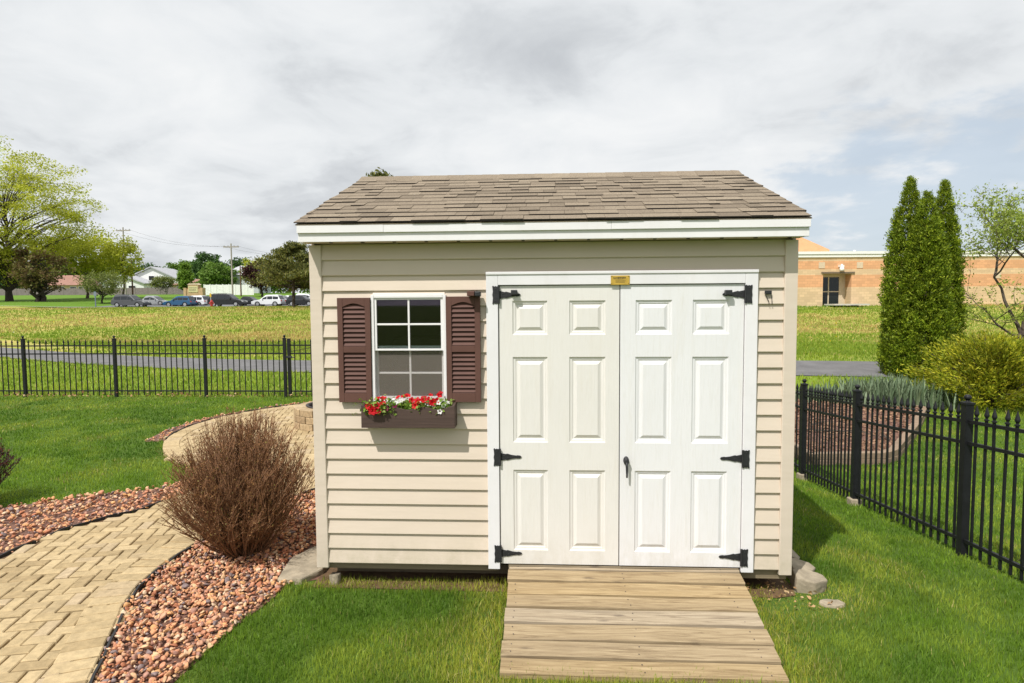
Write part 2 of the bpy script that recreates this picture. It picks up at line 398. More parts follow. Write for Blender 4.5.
# ------------------------------------------------------------------ ground
def axis_coords(dense0, dense1, step, far, grow=1.13):
    c = list(np.arange(dense0, dense1+1e-6, step)); s = step
    while c[-1] < far: s *= grow; c.append(c[-1]+s)
    s = step
    while c[0] > -far: s *= grow; c.insert(0, c[0]-s)
    return np.array(c)
gx = axis_coords(-6, 10, .16, 900); gy = axis_coords(-4, 16, .16, 900)
GX, GY = np.meshgrid(gx, gy); GZ = hz(GX, GY)
nx, ny = len(gx), len(gy); idx = np.arange(nx*ny).reshape(ny, nx)
fc = np.stack([idx[:-1, :-1], idx[:-1, 1:], idx[1:, 1:], idx[1:, :-1]], -1).reshape(-1, 4)
tag(npobj('ground', np.stack([GX, GY, GZ], -1).reshape(-1, 3), fc, M['soil'], smooth=True), kind='structure')

def sheet(name, poly, z, mat, drape=False):
    bm = bmesh.new(); vs = [bm.verts.new((p[0], p[1], (float(hz(p[0], p[1])) if drape else 0)+z)) for p in poly]
    bm.faces.new(vs); bmesh.ops.triangulate(bm, faces=bm.faces); me = bpy.data.meshes.new(name); bm.normal_update()
    bm.to_mesh(me); bm.free(); me.materials.append(mat)
    o = bpy.data.objects.new(name, me); COL.objects.link(o); return tag(o, kind='structure')
def strip(name, left, right, z, mat):
    """ribbon between two equally long lines, draped on the terrain, subdivided across"""
    K = 6; L = np.array(left); Rr = np.array(right); vs = []
    for k in range(K+1):
        q = L+(Rr-L)*k/K; vs.append(np.stack([q[:, 0], q[:, 1], hz(q[:, 0], q[:, 1])+z], -1))
    vs = np.stack(vs); n = len(L); ii = np.arange((K+1)*n).reshape(K+1, n)
    f = np.stack([ii[:-1, :-1], ii[:-1, 1:], ii[1:, 1:], ii[1:, :-1]], -1).reshape(-1, 4)
    return tag(npobj(name, vs.reshape(-1, 3), f, mat, smooth=True), kind='structure')

# curved garden path and round patio
PATH_R = smoothline([(-.36, -2.2), (-.56, -1.5), (-.737, -1.088), (-.95, -.62), (-1.095, -.307), (-1.185, .06), (-1.19, .55), (-1.08, 1.2), (-.86, 1.9), (-.42, 2.42)])
PATH_L = smoothline([(-3.0, -2.2), (-2.75, -1.1), (-2.56, -.3), (-2.50, .317), (-2.42, .95), (-2.10, 1.50), (-2.08, 2.2), (-2.5, 3.0)])
PATIO_C = np.array((-1.2, 5.2)); PATIO_R = 2.68
pathpoly = PATH_R+[(-1.2, 4.0)]+PATH_L[::-1]
def on_paving(x, y, grow=0.):
    x = np.asarray(x, float); y = np.asarray(y, float)
    return inpoly(x, y, pathpoly) | (((x-PATIO_C[0])**2+(y-PATIO_C[1])**2) < (PATIO_R+grow)**2)
GRAVEL_R = PATH_R[::1]+[(.0, 2.42), (.0, .1), (-.12, .05), (-.20, .0), (-.24, -.3), (-.29, -.55), (-.33, -1.07), (-.30, -1.6), (-.2, -2.2)]
GRAVEL_L = smoothline([(-5.2, .55), (-3.54, 1.43), (-2.9, 1.86), (-2.41, 2.10), (-2.2, 2.5)])+PATH_L[::-1][3:]+[(-3.9, -2.2), (-5.2, -1.2)]
def on_ring(x, y):
    x = np.asarray(x, float); y = np.asarray(y, float); r = np.hypot(x-PATIO_C[0], y-PATIO_C[1]); a = np.degrees(np.arctan2(y-PATIO_C[1], x-PATIO_C[0])) % 360
    return (r > PATIO_R-.02) & (r < 2.95) & (a > 35) & (a < 201)
def on_gravel(x, y): return (inpoly(x, y, GRAVEL_R) | inpoly(x, y, GRAVEL_L) | on_ring(x, y)) & ~on_paving(x, y)
pb = sheet('path', pathpoly, .010, M['joint'])
circ = [(PATIO_C[0]+PATIO_R*math.cos(a), PATIO_C[1]+PATIO_R*math.sin(a)) for a in np.linspace(0, 2*PI, 73)[:-1]]
sheet('bare_soil', [(-.04, -.03), (1.2, -.045), (2.75, -.05), (2.95, -.06), (3.08, -.02), (3.10, .1), (3.08, 2.68), (-.04, 2.68)], .0055, M['joint'])
sheet('patio', circ, .014, M['joint'])
tag(sheet('gravel_soil', GRAVEL_R, .004, M['gravelbed']), kind='structure')
tag(sheet('gravel_soil', GRAVEL_L, .004, M['gravelbed']), kind='structure')
rr = [(PATIO_C[0]+2.95*math.cos(a), PATIO_C[1]+2.95*math.sin(a)) for a in np.radians(np.linspace(35, 201, 50))]
ri = [(PATIO_C[0]+PATIO_R*math.cos(a), PATIO_C[1]+PATIO_R*math.sin(a)) for a in np.radians(np.linspace(35, 201, 50))]
strip('gravel_soil', rr, ri, .006, M['gravelbed'])

def paver_field():
    mb = MB(); L, Wd, g = .178, .089, .0042; th = R(14); c, s = math.cos(th), math.sin(th)
    def brick(cx, cy, lx, ly, ang, z1=.034, seed=0):
        ca, sa = math.cos(ang), math.sin(ang); hx, hy = lx/2-g, ly/2-g; b = .006
        j = Vector((random.gauss(0, .0018), random.gauss(0, .0018), random.gauss(0, .0020))); ang2 = random.gauss(0, .012); ca, sa = math.cos(ang+ang2), math.sin(ang+ang2)
        tx, ty = random.gauss(0, .006), random.gauss(0, .006)
        vs = []
        for (ix, iy, z) in ((hx, hy, .0), (hx, hy, z1-b*.8), (hx-b, hy-b, z1)):
            for (sx_, sy_) in ((-1, -1), (1, -1), (1, 1), (-1, 1)):
                x, y = sx_*ix, sy_*iy; vs.append((cx+x*ca-y*sa+j.x, cy+x*sa+y*ca+j.y, z+(j.z+tx*x+ty*y if z > 0 else 0)))
        fs = [(8, 9, 10, 11)]
        for r_ in (0, 4): fs += [(r_+i, r_+(i+1) % 4, r_+(i+1) % 4+4, r_+i+4) for i in range(4)]
        mb.add(vs, fs)
    # herringbone lattice: cells (i, j); a lying brick starts where (i-j)%4 == 0, a standing one where it is 3
    for i in range(-80, 80):
        for j in range(-80, 80):
            k = (i-j) % 4
            if k == 0: cu, cv, a = (i+1)*Wd, (j+.5)*Wd, th
            elif k == 3: cu, cv, a = (i+.5)*Wd, (j+1)*Wd, th+PI/2
            else: continue
            x = -1.4+cu*c-cv*s; y = 2.0+cu*s+cv*c
            if -5 < x < 2.2 and -2.4 < y < 8.2 and bool(on_paving(np.array([x]), np.array([y]))[0]): brick(x, y, L, Wd, a, .032)
    # soldier course down the right side of the path
    pts = [np.array(p) for p in PATH_R]; seg = 0.; acc = []
    dl = [0]+list(np.cumsum([np.linalg.norm(b-a) for a, b in zip(pts, pts[1:])])); total = dl[-1]; sdist = .05
    while sdist < total-.05:
        i = max(k for k in range(len(dl)) if dl[k] <= sdist); i = min(i, len(pts)-2); f = (sdist-dl[i])/(dl[i+1]-dl[i]); p = pts[i]+(pts[i+1]-pts[i])*f
        d = (pts[i+1]-pts[i])/np.linalg.norm(pts[i+1]-pts[i]); nrm = np.array((-d[1], d[0]))
        q = p+nrm*.112; brick(q[0], q[1], .105, .212, math.atan2(d[1], d[0]), .040); sdist += .1055
    nb = 150
    for k in range(nb):
        a = 2*PI*k/nb; x, y = PATIO_C[0]+(PATIO_R-.10)*math.cos(a), PATIO_C[1]+(PATIO_R-.10)*math.sin(a)
        if not inpoly(np.array([x]), np.array([y]), pathpoly)[0]: brick(x, y, .2, .109, a, .039)
    return mb
tag(paver_field().build('paver_bricks', M['paver']), kind='structure')

def edging(name, line, label, h=.045, w=.006, z0=-.02):
    mb = MB(); n = len(line); P = np.array(line); T = np.gradient(P, axis=0); T /= np.linalg.norm(T, axis=1)[:, None]; N = np.stack([-T[:, 1], T[:, 0]], -1)
    vs = []
    for i in range(n):
        wob = .006*math.sin(i*1.7)
        for sgn, z in ((-1, z0), (-1, h+wob), (1, h+wob), (1, z0)): vs.append((P[i, 0]+sgn*w*N[i, 0], P[i, 1]+sgn*w*N[i, 1], z))
    fs = []
    for i in range(n-1):
        a = i*4; fs += [(a+k, a+(k+1) % 4, a+4+(k+1) % 4, a+4+k) for k in range(4)]
    mb.add(vs, fs); return tag(mb.build(name, M['plastic']), label, 'garden edging')
edging('garden_edging', [(x+.012, y) for x, y in PATH_R], 'black plastic edging between paver path and gravel bed by the shed', .042)
edging('garden_edging', [(x-.012, y) for x, y in PATH_L[:32]], 'black plastic edging along left side of paver path by the lawn', .036)
edging('garden_edging', [(PATIO_C[0]+(PATIO_R+.01)*math.cos(a), PATIO_C[1]+(PATIO_R+.01)*math.sin(a)) for a in np.radians(np.linspace(35, 201, 60))], 'dark edging strip curving round the patio beside its gravel band', .05)

def stones():
    # a few stone shapes, scattered
    bm = bmesh.new(); bmesh.ops.create_icosphere(bm, subdivisions=2, radius=1); bm.verts.ensure_lookup_table()
    V = np.array([v.co[:] for v in bm.verts]); F = np.array([[v.index for v in f.verts] for f in bm.faces]); bm.free()
    shapes = []
    for k in range(14):
        rng = np.random.default_rng(100+k); v = V.copy()
        for _ in range(9):
            d = rng.normal(size=3); d /= np.linalg.norm(d); t = rng.uniform(.35, .8); ov = v@d-t; v -= np.outer(np.maximum(ov, 0), d)*.98
        shapes.append(v*np.array([rng.uniform(.8, 1.25), rng.uniform(.7, 1), rng.uniform(.45, .75)]))
    pts = []
    for (x0, x1, y0, y1, n, smin, smax) in ((-1.5, .05, -2.1, 2.5, 16000, .010, .026), (-5.0, -2.0, -1.5, 2.6, 10500, .011, .030), (-4.4, 1.2, 3.2, 8.4, 7000, .016, .03)):
        x = RNG.uniform(x0, x1, n); y = RNG.uniform(y0, y1, n); k = on_gravel(x, y) & ~((x > -.31) & (y > .02) & (y < .62)) & ~((x > -.02) & (y > .0) & (y < 2.5))
        if y1 > 5: k &= on_ring(x, y)
        else: k &= ~on_ring(x, y)
        s = RNG.uniform(0, 1, n)**2.2*(smax-smin)+smin
        pts.append(np.stack([x[k], y[k], s[k]], -1))
    P = np.concatenate(pts); n = len(P); vs = np.empty((n, len(V), 3), np.float32); 
    for i, (x, y, s) in enumerate(P):
        v = shapes[i % 14]*s; a, b, c = RNG.uniform(0, 6.28), RNG.normal(0, .5), RNG.normal(0, .5)
        m = np.array(Euler((b, c, a)).to_matrix()); v = v@m.T; lay = RNG.uniform(0, 1); vs[i] = v+np.array((x, y, .012+s*.35+lay*lay*.022))
    fs = (F[None]+(np.arange(n)*len(V))[:, None, None]).reshape(-1, 3)
    tag(npobj('gravel', vs.reshape(-1, 3), fs, M['stone']), 'loose red, pink and grey landscape gravel along the paver path', 'gravel', kind='stuff')
stones()

# asphalt path beyond the fence, parking lot
apN = smoothline([(40, 8.0), (22, 11.3), (8.1, 13.4), (1, 13.0), (-4.9, 12.65), (-11, 14.2), (-18.4, 17.7), (-30, 24.6), (-60, 44)], 8)
apF = smoothline([(40, 11.4), (22, 14.3), (9.2, 16.1), (2, 16.1), (-6.2, 16.2), (-13, 17.9), (-21.5, 22.0), (-33, 29.2), (-62, 48)], 8)
strip('asphalt_path', apN, apF, .02, M['asphalt'])
strip('parking_lot', [(-110, 60), (-70, 64.5), (-52, 65), (-30, 66), (0, 66.5), (20, 67)], [(-110, 64), (-70, 68), (-52, 82), (-30, 85), (0, 85), (20, 85)], .06, M['lot'])
strip('kerb', [(-110, 59.6), (-70, 64.1), (-52, 64.6), (-30, 65.6), (0, 66.1), (20, 66.6)], [(-110, 60), (-70, 64.5), (-52, 65), (-30, 66), (0, 66.5), (20, 67)], .12, M['curb'])

# ------------------------------------------------------------------ the shed
shed = thing('garden_shed', 'beige vinyl sided garden shed with white double doors and brown shutters', 'shed', (0, 0, 0))
SW, SD = 3.05, 2.60
Z0, EXP = .164, .0988
DX0, DX1, DZ1 = 1.1325, 2.809, 2.052        # door casing
WX0, WX1, WZ0, WZ1 = .395, .876, 1.21, 1.917  # window
def siding_mesh():
    mb = MB()
    def course(p0, p1, nrm, z, x_from, x_to, h=EXP):
        # a plank leaning out at its foot
        P = Vector(p0); D = (Vector(p1)-P).normalized(); N = Vector(nrm)
        prof = [(.001, z+h+.002), (.0045, z+h*.80), (.0150, z+.012), (.0162, z+.004), (.0140, z), (.001, z-.001), (-.004, z-.001), (-.004, z+h+.002)]
        a = [P+D*x_from+N*o+Vector((0, 0, zz)) for o, zz in prof]; b = [P+D*x_to+N*o+Vector((0, 0, zz)) for o, zz in prof]
        n = len(prof); mb.add(a+b, [tuple(range(n)), tuple(range(2*n-1, n-1, -1))]+[(i, i+n, (i+1) % n+n, (i+1) % n) for i in range(n)])
    for k in range(21):
        z = Z0+k*EXP; top = z+EXP
        iv = [(.07, 2.98)]
        def cut(iv, a, b): return [q for s, e in iv for q in ((s, min(e, a)), (max(s, b), e)) if q[1]-q[0] > .004]
        if z < DZ1-.02: iv = cut(iv, DX0+.01, DX1-.01)
        if top > WZ0+.02 and z < WZ1-.03: iv = cut(iv, WX0+.01, WX1-.01)
        for s, e in iv: course((0, 0, 0), (1, 0, 0), (0, -1, 0), z, s, e)
        if z < WZ0 < top: course((0, 0, 0), (1, 0, 0), (0, -1, 0), z, WX0+.0095, WX1-.0095, WZ0+.008-z)
        if z < WZ1 < top: course((0, 0, 0), (1, 0, 0), (0, -1, 0), WZ1-.008, WX0+.0095, WX1-.0095, top-WZ1+.008)
        course((.016, SD, 0), (.016, 0, 0), (-1, 0, 0), z, .07, SD-.07)
        course((SW-.016, 0, 0), (SW-.016, SD, 0), (1, 0, 0), z, .07, SD-.07)
        course((SW, SD, 0), (0, SD, 0), (0, 1, 0), z, .07, SW-.07)
    # gable ends
    k = 21
    while Z0+k*EXP < 2.72:
        z = Z0+k*EXP; half = min(1.28, max((2.865-z-EXP)/.38, .05))
        course((.016, 1.30+half, 0), (.016, 1.30-half, 0), (-1, 0, 0), z, 0, 2*half); course((SW-.016, 1.30-half, 0), (SW-.016, 1.30+half, 0), (1, 0, 0), z, 0, 2*half); k += 1
    return mb
siding_mesh().build('siding', M['siding'], shed)
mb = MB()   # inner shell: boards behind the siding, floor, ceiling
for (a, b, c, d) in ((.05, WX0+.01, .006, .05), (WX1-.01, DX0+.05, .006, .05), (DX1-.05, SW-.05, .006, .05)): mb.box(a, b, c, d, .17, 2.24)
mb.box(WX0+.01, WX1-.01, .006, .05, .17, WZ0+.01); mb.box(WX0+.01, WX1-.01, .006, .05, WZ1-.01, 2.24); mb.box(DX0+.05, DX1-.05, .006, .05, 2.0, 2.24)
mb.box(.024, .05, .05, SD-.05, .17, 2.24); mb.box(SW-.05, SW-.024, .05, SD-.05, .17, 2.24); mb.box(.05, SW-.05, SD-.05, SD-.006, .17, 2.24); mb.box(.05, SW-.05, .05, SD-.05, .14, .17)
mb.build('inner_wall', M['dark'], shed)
mb = MB().box(.15, .62, 1.5, 1.9, .17, 1.55).box(.75, 1.05, 1.2, 1.6, .17, 1.25); mb.build('cabinet', M['inner'], shed, bevel=.01)
for (x, y) in ((0, 0), (SW, 0), (0, SD), (SW, SD)):
    sx_, sy_ = (1 if x == 0 else -1), (1 if y == 0 else -1)
    mb = MB()
    poly = [(x, y-sy_*.022), (x+sx_*.074, y-sy_*.022), (x+sx_*.078, y-sy_*.018), (x+sx_*.078, y+sy_*.004), (x+sx_*.022, y+sy_*.004), (x+sx_*.022, y+sy_*.076), (x+sx_*.003, y+sy_*.076), (x, y+sy_*.072)]
    mb.prism(poly, 'z', .134, 2.236); mb.build('corner_post', M['post'], shed, bevel=.002)
mb = MB().box(.02, DX0+.06, .012, .05, .118, .163).box(DX1-.11, SW-.02, .012, .05, .095, .163)
mb.box(.012, .05, .05, SD-.02, .095, .163); mb.box(SW-.05, SW-.012, .05, SD-.02, .095, .163); mb.box(.05, SW-.05, SD-.05, SD-.012, .095, .163)
mb.build('sill_beam', M['beam'], shed, bevel=.003)
for y in (.22, 1.22, 2.25): MB().box(.05, SW-.05, y, y+.14, -.1, .117).build('skid', M['beam'], shed, bevel=.004)
# eaves
EY = -.15
MB().box(-.016, 3.060, EY, EY+.02, 2.243, 2.338).build('fascia', M['white'], shed, bevel=.002)
MB().box(-.019, .52, EY-.013, EY-.0005, 2.297, 2.350).build('drip_edge', M['white'], shed, bevel=.0015)
MB().box(.5207, 1.9, EY-.0122, EY-.0005, 2.2965, 2.3495).build('drip_edge', M['white'], shed, bevel=.0015)
MB().box(1.9007, 3.063, EY-.013, EY-.0005, 2.297, 2.350).build('drip_edge', M['white'], shed, bevel=.0015)
mb = MB(); mb.box(-.012, 3.056, EY+.0205, .0, 2.2455, 2.252); mb.build('soffit', M['siding'], shed)
for i in range(15): MB().box(.16+i*.2, .178+i*.2, EY+.05, EY+.072, 2.241, 2.2452).build('soffit_vent', M['dark'], shed)
RY0, RZ0 = -.170, 2.357; RYR = 1.30; RS = (2.915-RZ0)/(RYR-RY0); RZR = RZ0+(RYR-RY0)*RS
# rake boards + deck
def rake(x0, x1):
    mb = MB(); 
    for sgn in (1, -1):
        y0 = EY+.0215 if sgn == 1 else 2*RYR-EY-.0215
        mb.prism([(y0, RZ0-.105), (y0, RZ0-.010), (RYR, RZR-.024), (RYR, RZR-.115)], 'x', x0, x1)
    return mb
rake(-.0155, .0015).build('rake_board', M['white'], shed); rake(3.0485, 3.0595).build('rake_board', M['white'], shed)
roof = MB()
X0, X1 = -.031, 3.072
roof.prism([(RY0+.006, RZ0-.008), (RYR, RZR-.010), (2*RYR-RY0-.006, RZ0-.008), (2*RYR-RY0-.006, RZ0-.0135), (RYR, RZR-.0235), (RY0+.006, RZ0-.0135)], 'x', X0+.004, X1-.004)
roof_dark = []
def shingles():
    mb = roof; sl_len = math.hypot(RYR-RY0, RZR-RZ0); expo = .1155; n = int(sl_len/expo)+1; ca, sa = math.cos(math.atan(RS)), math.sin(math.atan(RS))
    rng = random.Random(5)
    for side in (1, -1):
        def P(x, s, h):
            y = RY0+s*ca-h*sa; z = RZ0+s*sa+h*ca
            return (x, y if side == 1 else 2*RYR-y, z)
        for k in range(n):
            s0 = k*expo-.004; s1 = min(s0+expo+.06, sl_len-.005); x = X0-rng.uniform(0, .25)
            if s0 > sl_len-.03: continue
            while x < X1:
                w = rng.choice((.09, .11, .13, .16, .19, .22)); a = max(x, X0+rng.uniform(-.006, .003)); b = min(x+w, X1+rng.uniform(-.003, .006)); x += w
                if b-a < .012: continue
                thick = rng.choice((.005, .0055, .0098, .0105)); lift = rng.uniform(0, .0015); drop = rng.uniform(-.003, .003) if thick > .007 else 0.004
                vs = [P(a+.001, s0+drop, 0), P(b-.001, s0+drop, 0), P(b-.001, s0+drop, thick+lift), P(a+.001, s0+drop, thick+lift), P(a+.001, s1, .001), P(b-.001, s1, .001)]
                roof_dark.append(len(mb.f)); mb.add(vs, [(0, 1, 2, 3), (3, 2, 5, 4), (0, 3, 4), (1, 5, 2), (0, 4, 5, 1)])
    # ridge caps
    x = X0
    while x < X1-.03:
        b = min(x+.27, X1+.004); h = .012
        pr = [(RYR-.13, RZR-.13*RS+h*.4), (RYR-.02, RZR+h*.95), (RYR+.02, RZR+h*.95), (RYR+.13, RZR-.13*RS+h*.4), (RYR+.13, RZR-.13*RS), (RYR, RZR-.004), (RYR-.13, RZR-.13*RS)]
        vs = [(x, p[0], p[1]+.003) for p in pr]+[(b, p[0], p[1]-.001) for p in pr]; m = len(pr)
        mb.add(vs, [tuple(range(m)), tuple(range(2*m-1, m-1, -1))]+[(i, i+m, (i+1) % m+m, (i+1) % m) for i in range(m)]); x += .145
shingles(); ro = roof.build('roof', M['shingle'], shed); ro.data.materials.append(M['shingle_edge'])
for i in roof_dark: ro.data.polygons[i].material_index = 1

# door casing
mb = MB().box(DX0, DX0+.0745, -.034, -.002, .148, DZ1).box(DX1-.0765, DX1, -.034, -.002, .152, DZ1).box(DX0+.075, DX1-.077, -.034, -.002, 1.973, DZ1)
mb.box(DX0-.001, DX1+.001, -.040, -.0345, 2.038, DZ1+.004)
mb.build('door_casing', M['casing'], shed, bevel=.0025)
MB().box(1.262, 2.722, -.024, .06, .140, .172).build('threshold', M['beam'], shed, bevel=.003)

def door_leaf(x0, x1, z0, z1, cols, rows):
    """moulded panel door face looking to -y, front plane y=0"""
    mb = MB(); th = .036
    xs = [x0]+[v for c in cols for v in c]+[x1]; zs = [z0]+[v for r_ in rows for v in r_]+[z1]
    def q(a, b, c, d): mb.add([a, b, c, d], [(0, 1, 2, 3)])
    for i in range(len(xs)-1):
        for j in range(len(zs)-1):
            a, b, c, d = xs[i], xs[i+1], zs[j], zs[j+1]
            if i % 2 == 1 and j % 2 == 1:
                rings = [(0, 0), (.003, .006), (.009, .008), (.017, .0085), (.021, .0125), (.028, .0130), (.046, .0035), (.048, .0025)]
                for (i0, d0), (i1, d1) in zip(rings, rings[1:]):
                    A = [(a+i0, d0, c+i0), (b-i0, d0, c+i0), (b-i0, d0, d-i0), (a+i0, d0, d-i0)]; B = [(a+i1, d1, c+i1), (b-i1, d1, c+i1), (b-i1, d1, d-i1), (a+i1, d1, d-i1)]
                    for k in range(4): q(A[k], A[(k+1) % 4], B[(k+1) % 4], B[k])
                q(*B)
            else: q((a, 0, c), (b, 0, c), (b, 0, d), (a, 0, d))
    q((x0, 0, z0), (x0, 0, z1), (x0, th, z1), (x0, th, z0)); q((x1, 0, z0), (x1, th, z0), (x1, th, z1), (x1, 0, z1)); q((x0, 0, z1), (x1, 0, z1), (x1, th, z1), (x0, th, z1)); q((x0, 0, z0), (x0, th, z0), (x1, th, z0), (x1, 0, z0)); q((x0, th, z0), (x0, th, z1), (x1, th, z1), (x1, th, z0))
    return mb
ROWS = [(.272, .796), (.974, 1.520), (1.660, 1.874)]
dl = door_leaf(1.2115, 1.9655, .181, 1.968, [(1.297, 1.517), (1.654, 1.880)], ROWS).build('door', M['door_l'], shed, loc=(0, -.020, 0))
dr = door_leaf(1.9715, 2.7285, .181, 1.968, [(2.066, 2.290), (2.417, 2.640)], ROWS).build('door', M['door_r'], shed, loc=(0, -.022, 0))
MB().box(1.9655-.02, 1.99, .025, .04, .19, 1.96).build('astragal', M['beam'], shed)
def hinge(x, z, sgn, parent):
    """T hinge: plate on the casing at x, strap running in direction sgn"""
    mb = MB(); pl = [(-.021, -.055), (-.016, -.058), (-.008, -.052), (0, -.056), (.008, -.052), (.016, -.058), (.021, -.055), (.0175, -.02), (.021, 0), (.0175, .02), (.021, .055), (.016, .058), (.008, .052), (0, .056), (-.008, .052), (-.016, .058), (-.021, .055), (-.0175, .02), (-.021, 0), (-.0175, -.02)]
    mb.prism([(x+a, z+b) for a, b in pl], 'y', -.0185, -.0135)
    st = [(a*1.27, b) for a, b in ((.014, -.026), (.045, -.018), (.05, -.021), (.075, -.0125), (.098, -.009), (.103, -.011), (.118, -.008), (.124, 0), (.118, .008), (.103, .011), (.098, .009), (.075, .0125), (.05, .021), (.045, .018), (.014, .026))]
    mb.prism([(x+sgn*a, z+b) for a, b in (st if sgn > 0 else st[::-1])], 'y', -.0055, -.0008)
    mb.tube([(x+sgn*.019, -.014, z-.055), (x+sgn*.019, -.014, z+.055)], .0075, 8)
    for a, b in ((0, .038), (0, -.038), (.045, .007), (.07, -.004), (.1, 0)):
        yy = -.020 if a == 0 else -.0065
        mb.lathe([(.0045, 0), (.004, .002), (.0015, .0032)], 6, mat=Matrix.Translation((x+sgn*a, yy+.0015, z+b)) @ Matrix.Rotation(R(90), 4, 'X'))
    return mb.build('hinge', M['black'], parent, bevel=.0008)
for z in (1.912, .880, .250): hinge(1.193, z, 1, dl)
for z in (1.906, .880, .249): hinge(2.752, z, -1, dr)
for x, z, d in ((1.31, 1.927, dl), (2.625, 1.917, dr)):
    mb = MB().box(x-.02, x+.02, -.042, -.006, z-.015, z+.015); mb.box(x-.006, x+.006, -.006, 0, z-.006, z+.006); mb.build('door_stop', M['black'], d, bevel=.007)
mb = MB(); hx, hz_ = 2.011, .862
mb.lathe([(.018, 0), (.018, .004), (.0165, .012), (.012, .016), (.010, .022), (.0145, .026), (.0145, .034), (.009, .038)], 18, mat=Matrix.Translation((hx, 0, hz_)) @ Matrix.Rotation(R(90), 4, 'X') @ Matrix.Scale(1.5, 4, (0, 1, 0)))
mb.tube([(hx, -.031, hz_-.004), (hx+.001, -.034, hz_-.03), (hx+.002, -.034, hz_-.075), (hx+.002, -.033, hz_-.102)], [.0085, .008, .0065, .0055], 10)
mb.build('door_handle', M['black'], dr, smooth=True)
pq = MB().box(1.910, 2.026, -.0385, -.0345, 1.969, 2.027).build('name_plate', M['gold'], shed, bevel=.001)
mb = MB(); rng = random.Random(3); x = 1.926
while x < 2.002:
    w = rng.uniform(.003, .008); mb.box(x, x+w, -.0392, -.0387, 2.006+rng.uniform(0, .003), 2.016+rng.uniform(-.002, .002)); x += w+.0022
mb.prism([(1.925, 2.004), (1.96, 2.0025), (2.01, 2.004), (1.96, 2.0045)], 'y', -.0392, -.0387)
for zz in (1.992, 1.984):
    x = 1.94
    while x < 1.996:
        w = rng.uniform(.002, .006); mb.box(x, x+w, -.0392, -.0387, zz, zz+.0035); x += w+.002
for a in (1.916, 2.020):
    for c in (1.976, 2.020): mb.lathe([(.0028, 0), (.0022, .001)], 6, mat=Matrix.Translation((a, -.0385, c)) @ Matrix.Rotation(R(90), 4, 'X'))
mb.build('plate_lettering', M['ink'], pq)

# window
win = MB()
fx0, fx1, fz0, fz1 = WX0, WX1, WZ0, WZ1
win.box(fx0, fx0+.019, -.030, .03, fz0, fz1).box(fx1-.019, fx1, -.030, .03, fz0, fz1).box(fx0+.0195, fx1-.0195, -.030, .03, fz1-.019, fz1).box(fx0+.0195, fx1-.0195, -.034, .03, fz0, fz0+.03)
wf = win.build('window', M['white'], shed, bevel=.002)
def sash(name, x0, x1, z0, z1, y, rail):
    mb = MB().box(x0, x0+.015, y, y+.022, z0, z1).box(x1-.015, x1, y, y+.022, z0, z1).box(x0+.0152, x1-.0152, y, y+.022, z1-rail, z1).box(x0+.0152, x1-.0152, y, y+.022, z0, z0+rail)
    xm, zm = (x0+x1)/2, (z0+z1)/2
    mb.box(xm-.006, xm+.006, y+.004, y+.0185, z0+rail+.0002, z1-rail-.0002); mb.box(x0+.0154, xm-.0062, y+.004, y+.0185, zm-.006, zm+.006); mb.box(xm+.0062, x1-.0154, y+.004, y+.0185, zm-.006, zm+.006)
    o = mb.build(name, M['white'], wf, bevel=.0015)
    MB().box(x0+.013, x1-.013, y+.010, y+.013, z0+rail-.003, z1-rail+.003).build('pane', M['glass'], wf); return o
sash('sash', fx0+.0197, fx1-.0197, 1.562, fz1-.0192, -.022, .012)
sash('sash', fx0+.0197, fx1-.0197, fz0+.0302, 1.592, .002, .026)
MB().box(fx0+.02, fx1-.02, -.004, -.0025, fz0+.035, 1.560).build('insect_screen', M['screen'], wf)

def shutter(x0, x1, z0, z1):
    mb = MB(); y0, y1 = -.042, -.016; st = .034
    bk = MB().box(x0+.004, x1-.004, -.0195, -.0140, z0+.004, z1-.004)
    mb.box(x0, x0+st, y0, y1, z0, z1).box(x1-st, x1, y0, y1, z0, z1)
    zm = (z0+z1)/2+.005; a, b = x0+st+.0003, x1-st-.0003
    mb.box(a, b, y0+.001, y1, z0, z0+.058).box(a, b, y0+.001, y1, zm-.020, zm+.020)
    arch = [(a+(b-a)*k/12, z1-.058+.022*math.sin(PI*k/12)) for k in range(13)]
    mb.prism(arch+[(b, z1), (a, z1)], 'y', y0+.001, y1)
    def louv(za, zb, n):
        p = (zb-za)/n
        for k in range(n):
            zc = za+p*(k+.5); c, s = math.cos(R(58)), math.sin(R(58))
            h = p*.50
            mb.prism([(-.0365+.004, zc-h+.004), (-.0375, zc-h*.9), (-.0235, zc+h*.86), (-.0205, zc+h*.86), (-.0205, zc+h*.7), (-.0285, zc-h)], 'x', a, b)
    louv(z0+.060, zm-.021, 9); louv(zm+.021, z1-.040, 9)
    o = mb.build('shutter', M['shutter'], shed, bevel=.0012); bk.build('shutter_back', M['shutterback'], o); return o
shutter(.181, .393, 1.232, 1.900); shutter(.878, 1.094, 1.234, 1.904)
# little box fixture over the right shutter
fx = MB().box(1.020, 1.066, -.105, -.0137, 1.905, 1.936).build('outdoor_sensor', M['shutter'], shed, bevel=.004)
MB().box(1.0665, 1.102, -.100, -.03, 1.903, 1.934).build('sensor_head', M['black'], fx, bevel=.006)
cl = MB().box(2.853, 2.893, -.030, -.013, 1.905, 1.927).build('cable_clip', M['black'], shed, bevel=.003)
mb = MB().tube([(2.858, -.018, 1.906), (2.868, -.022, 1.88), (2.877, -.02, 1.862), (2.881, -.022, 1.842)], .0022, 5).tube([(2.890, -.018, 1.906), (2.895, -.023, 1.875), (2.897, -.022, 1.842)], .0022, 5)
mb.build('loose_wire', M['ink'], cl)

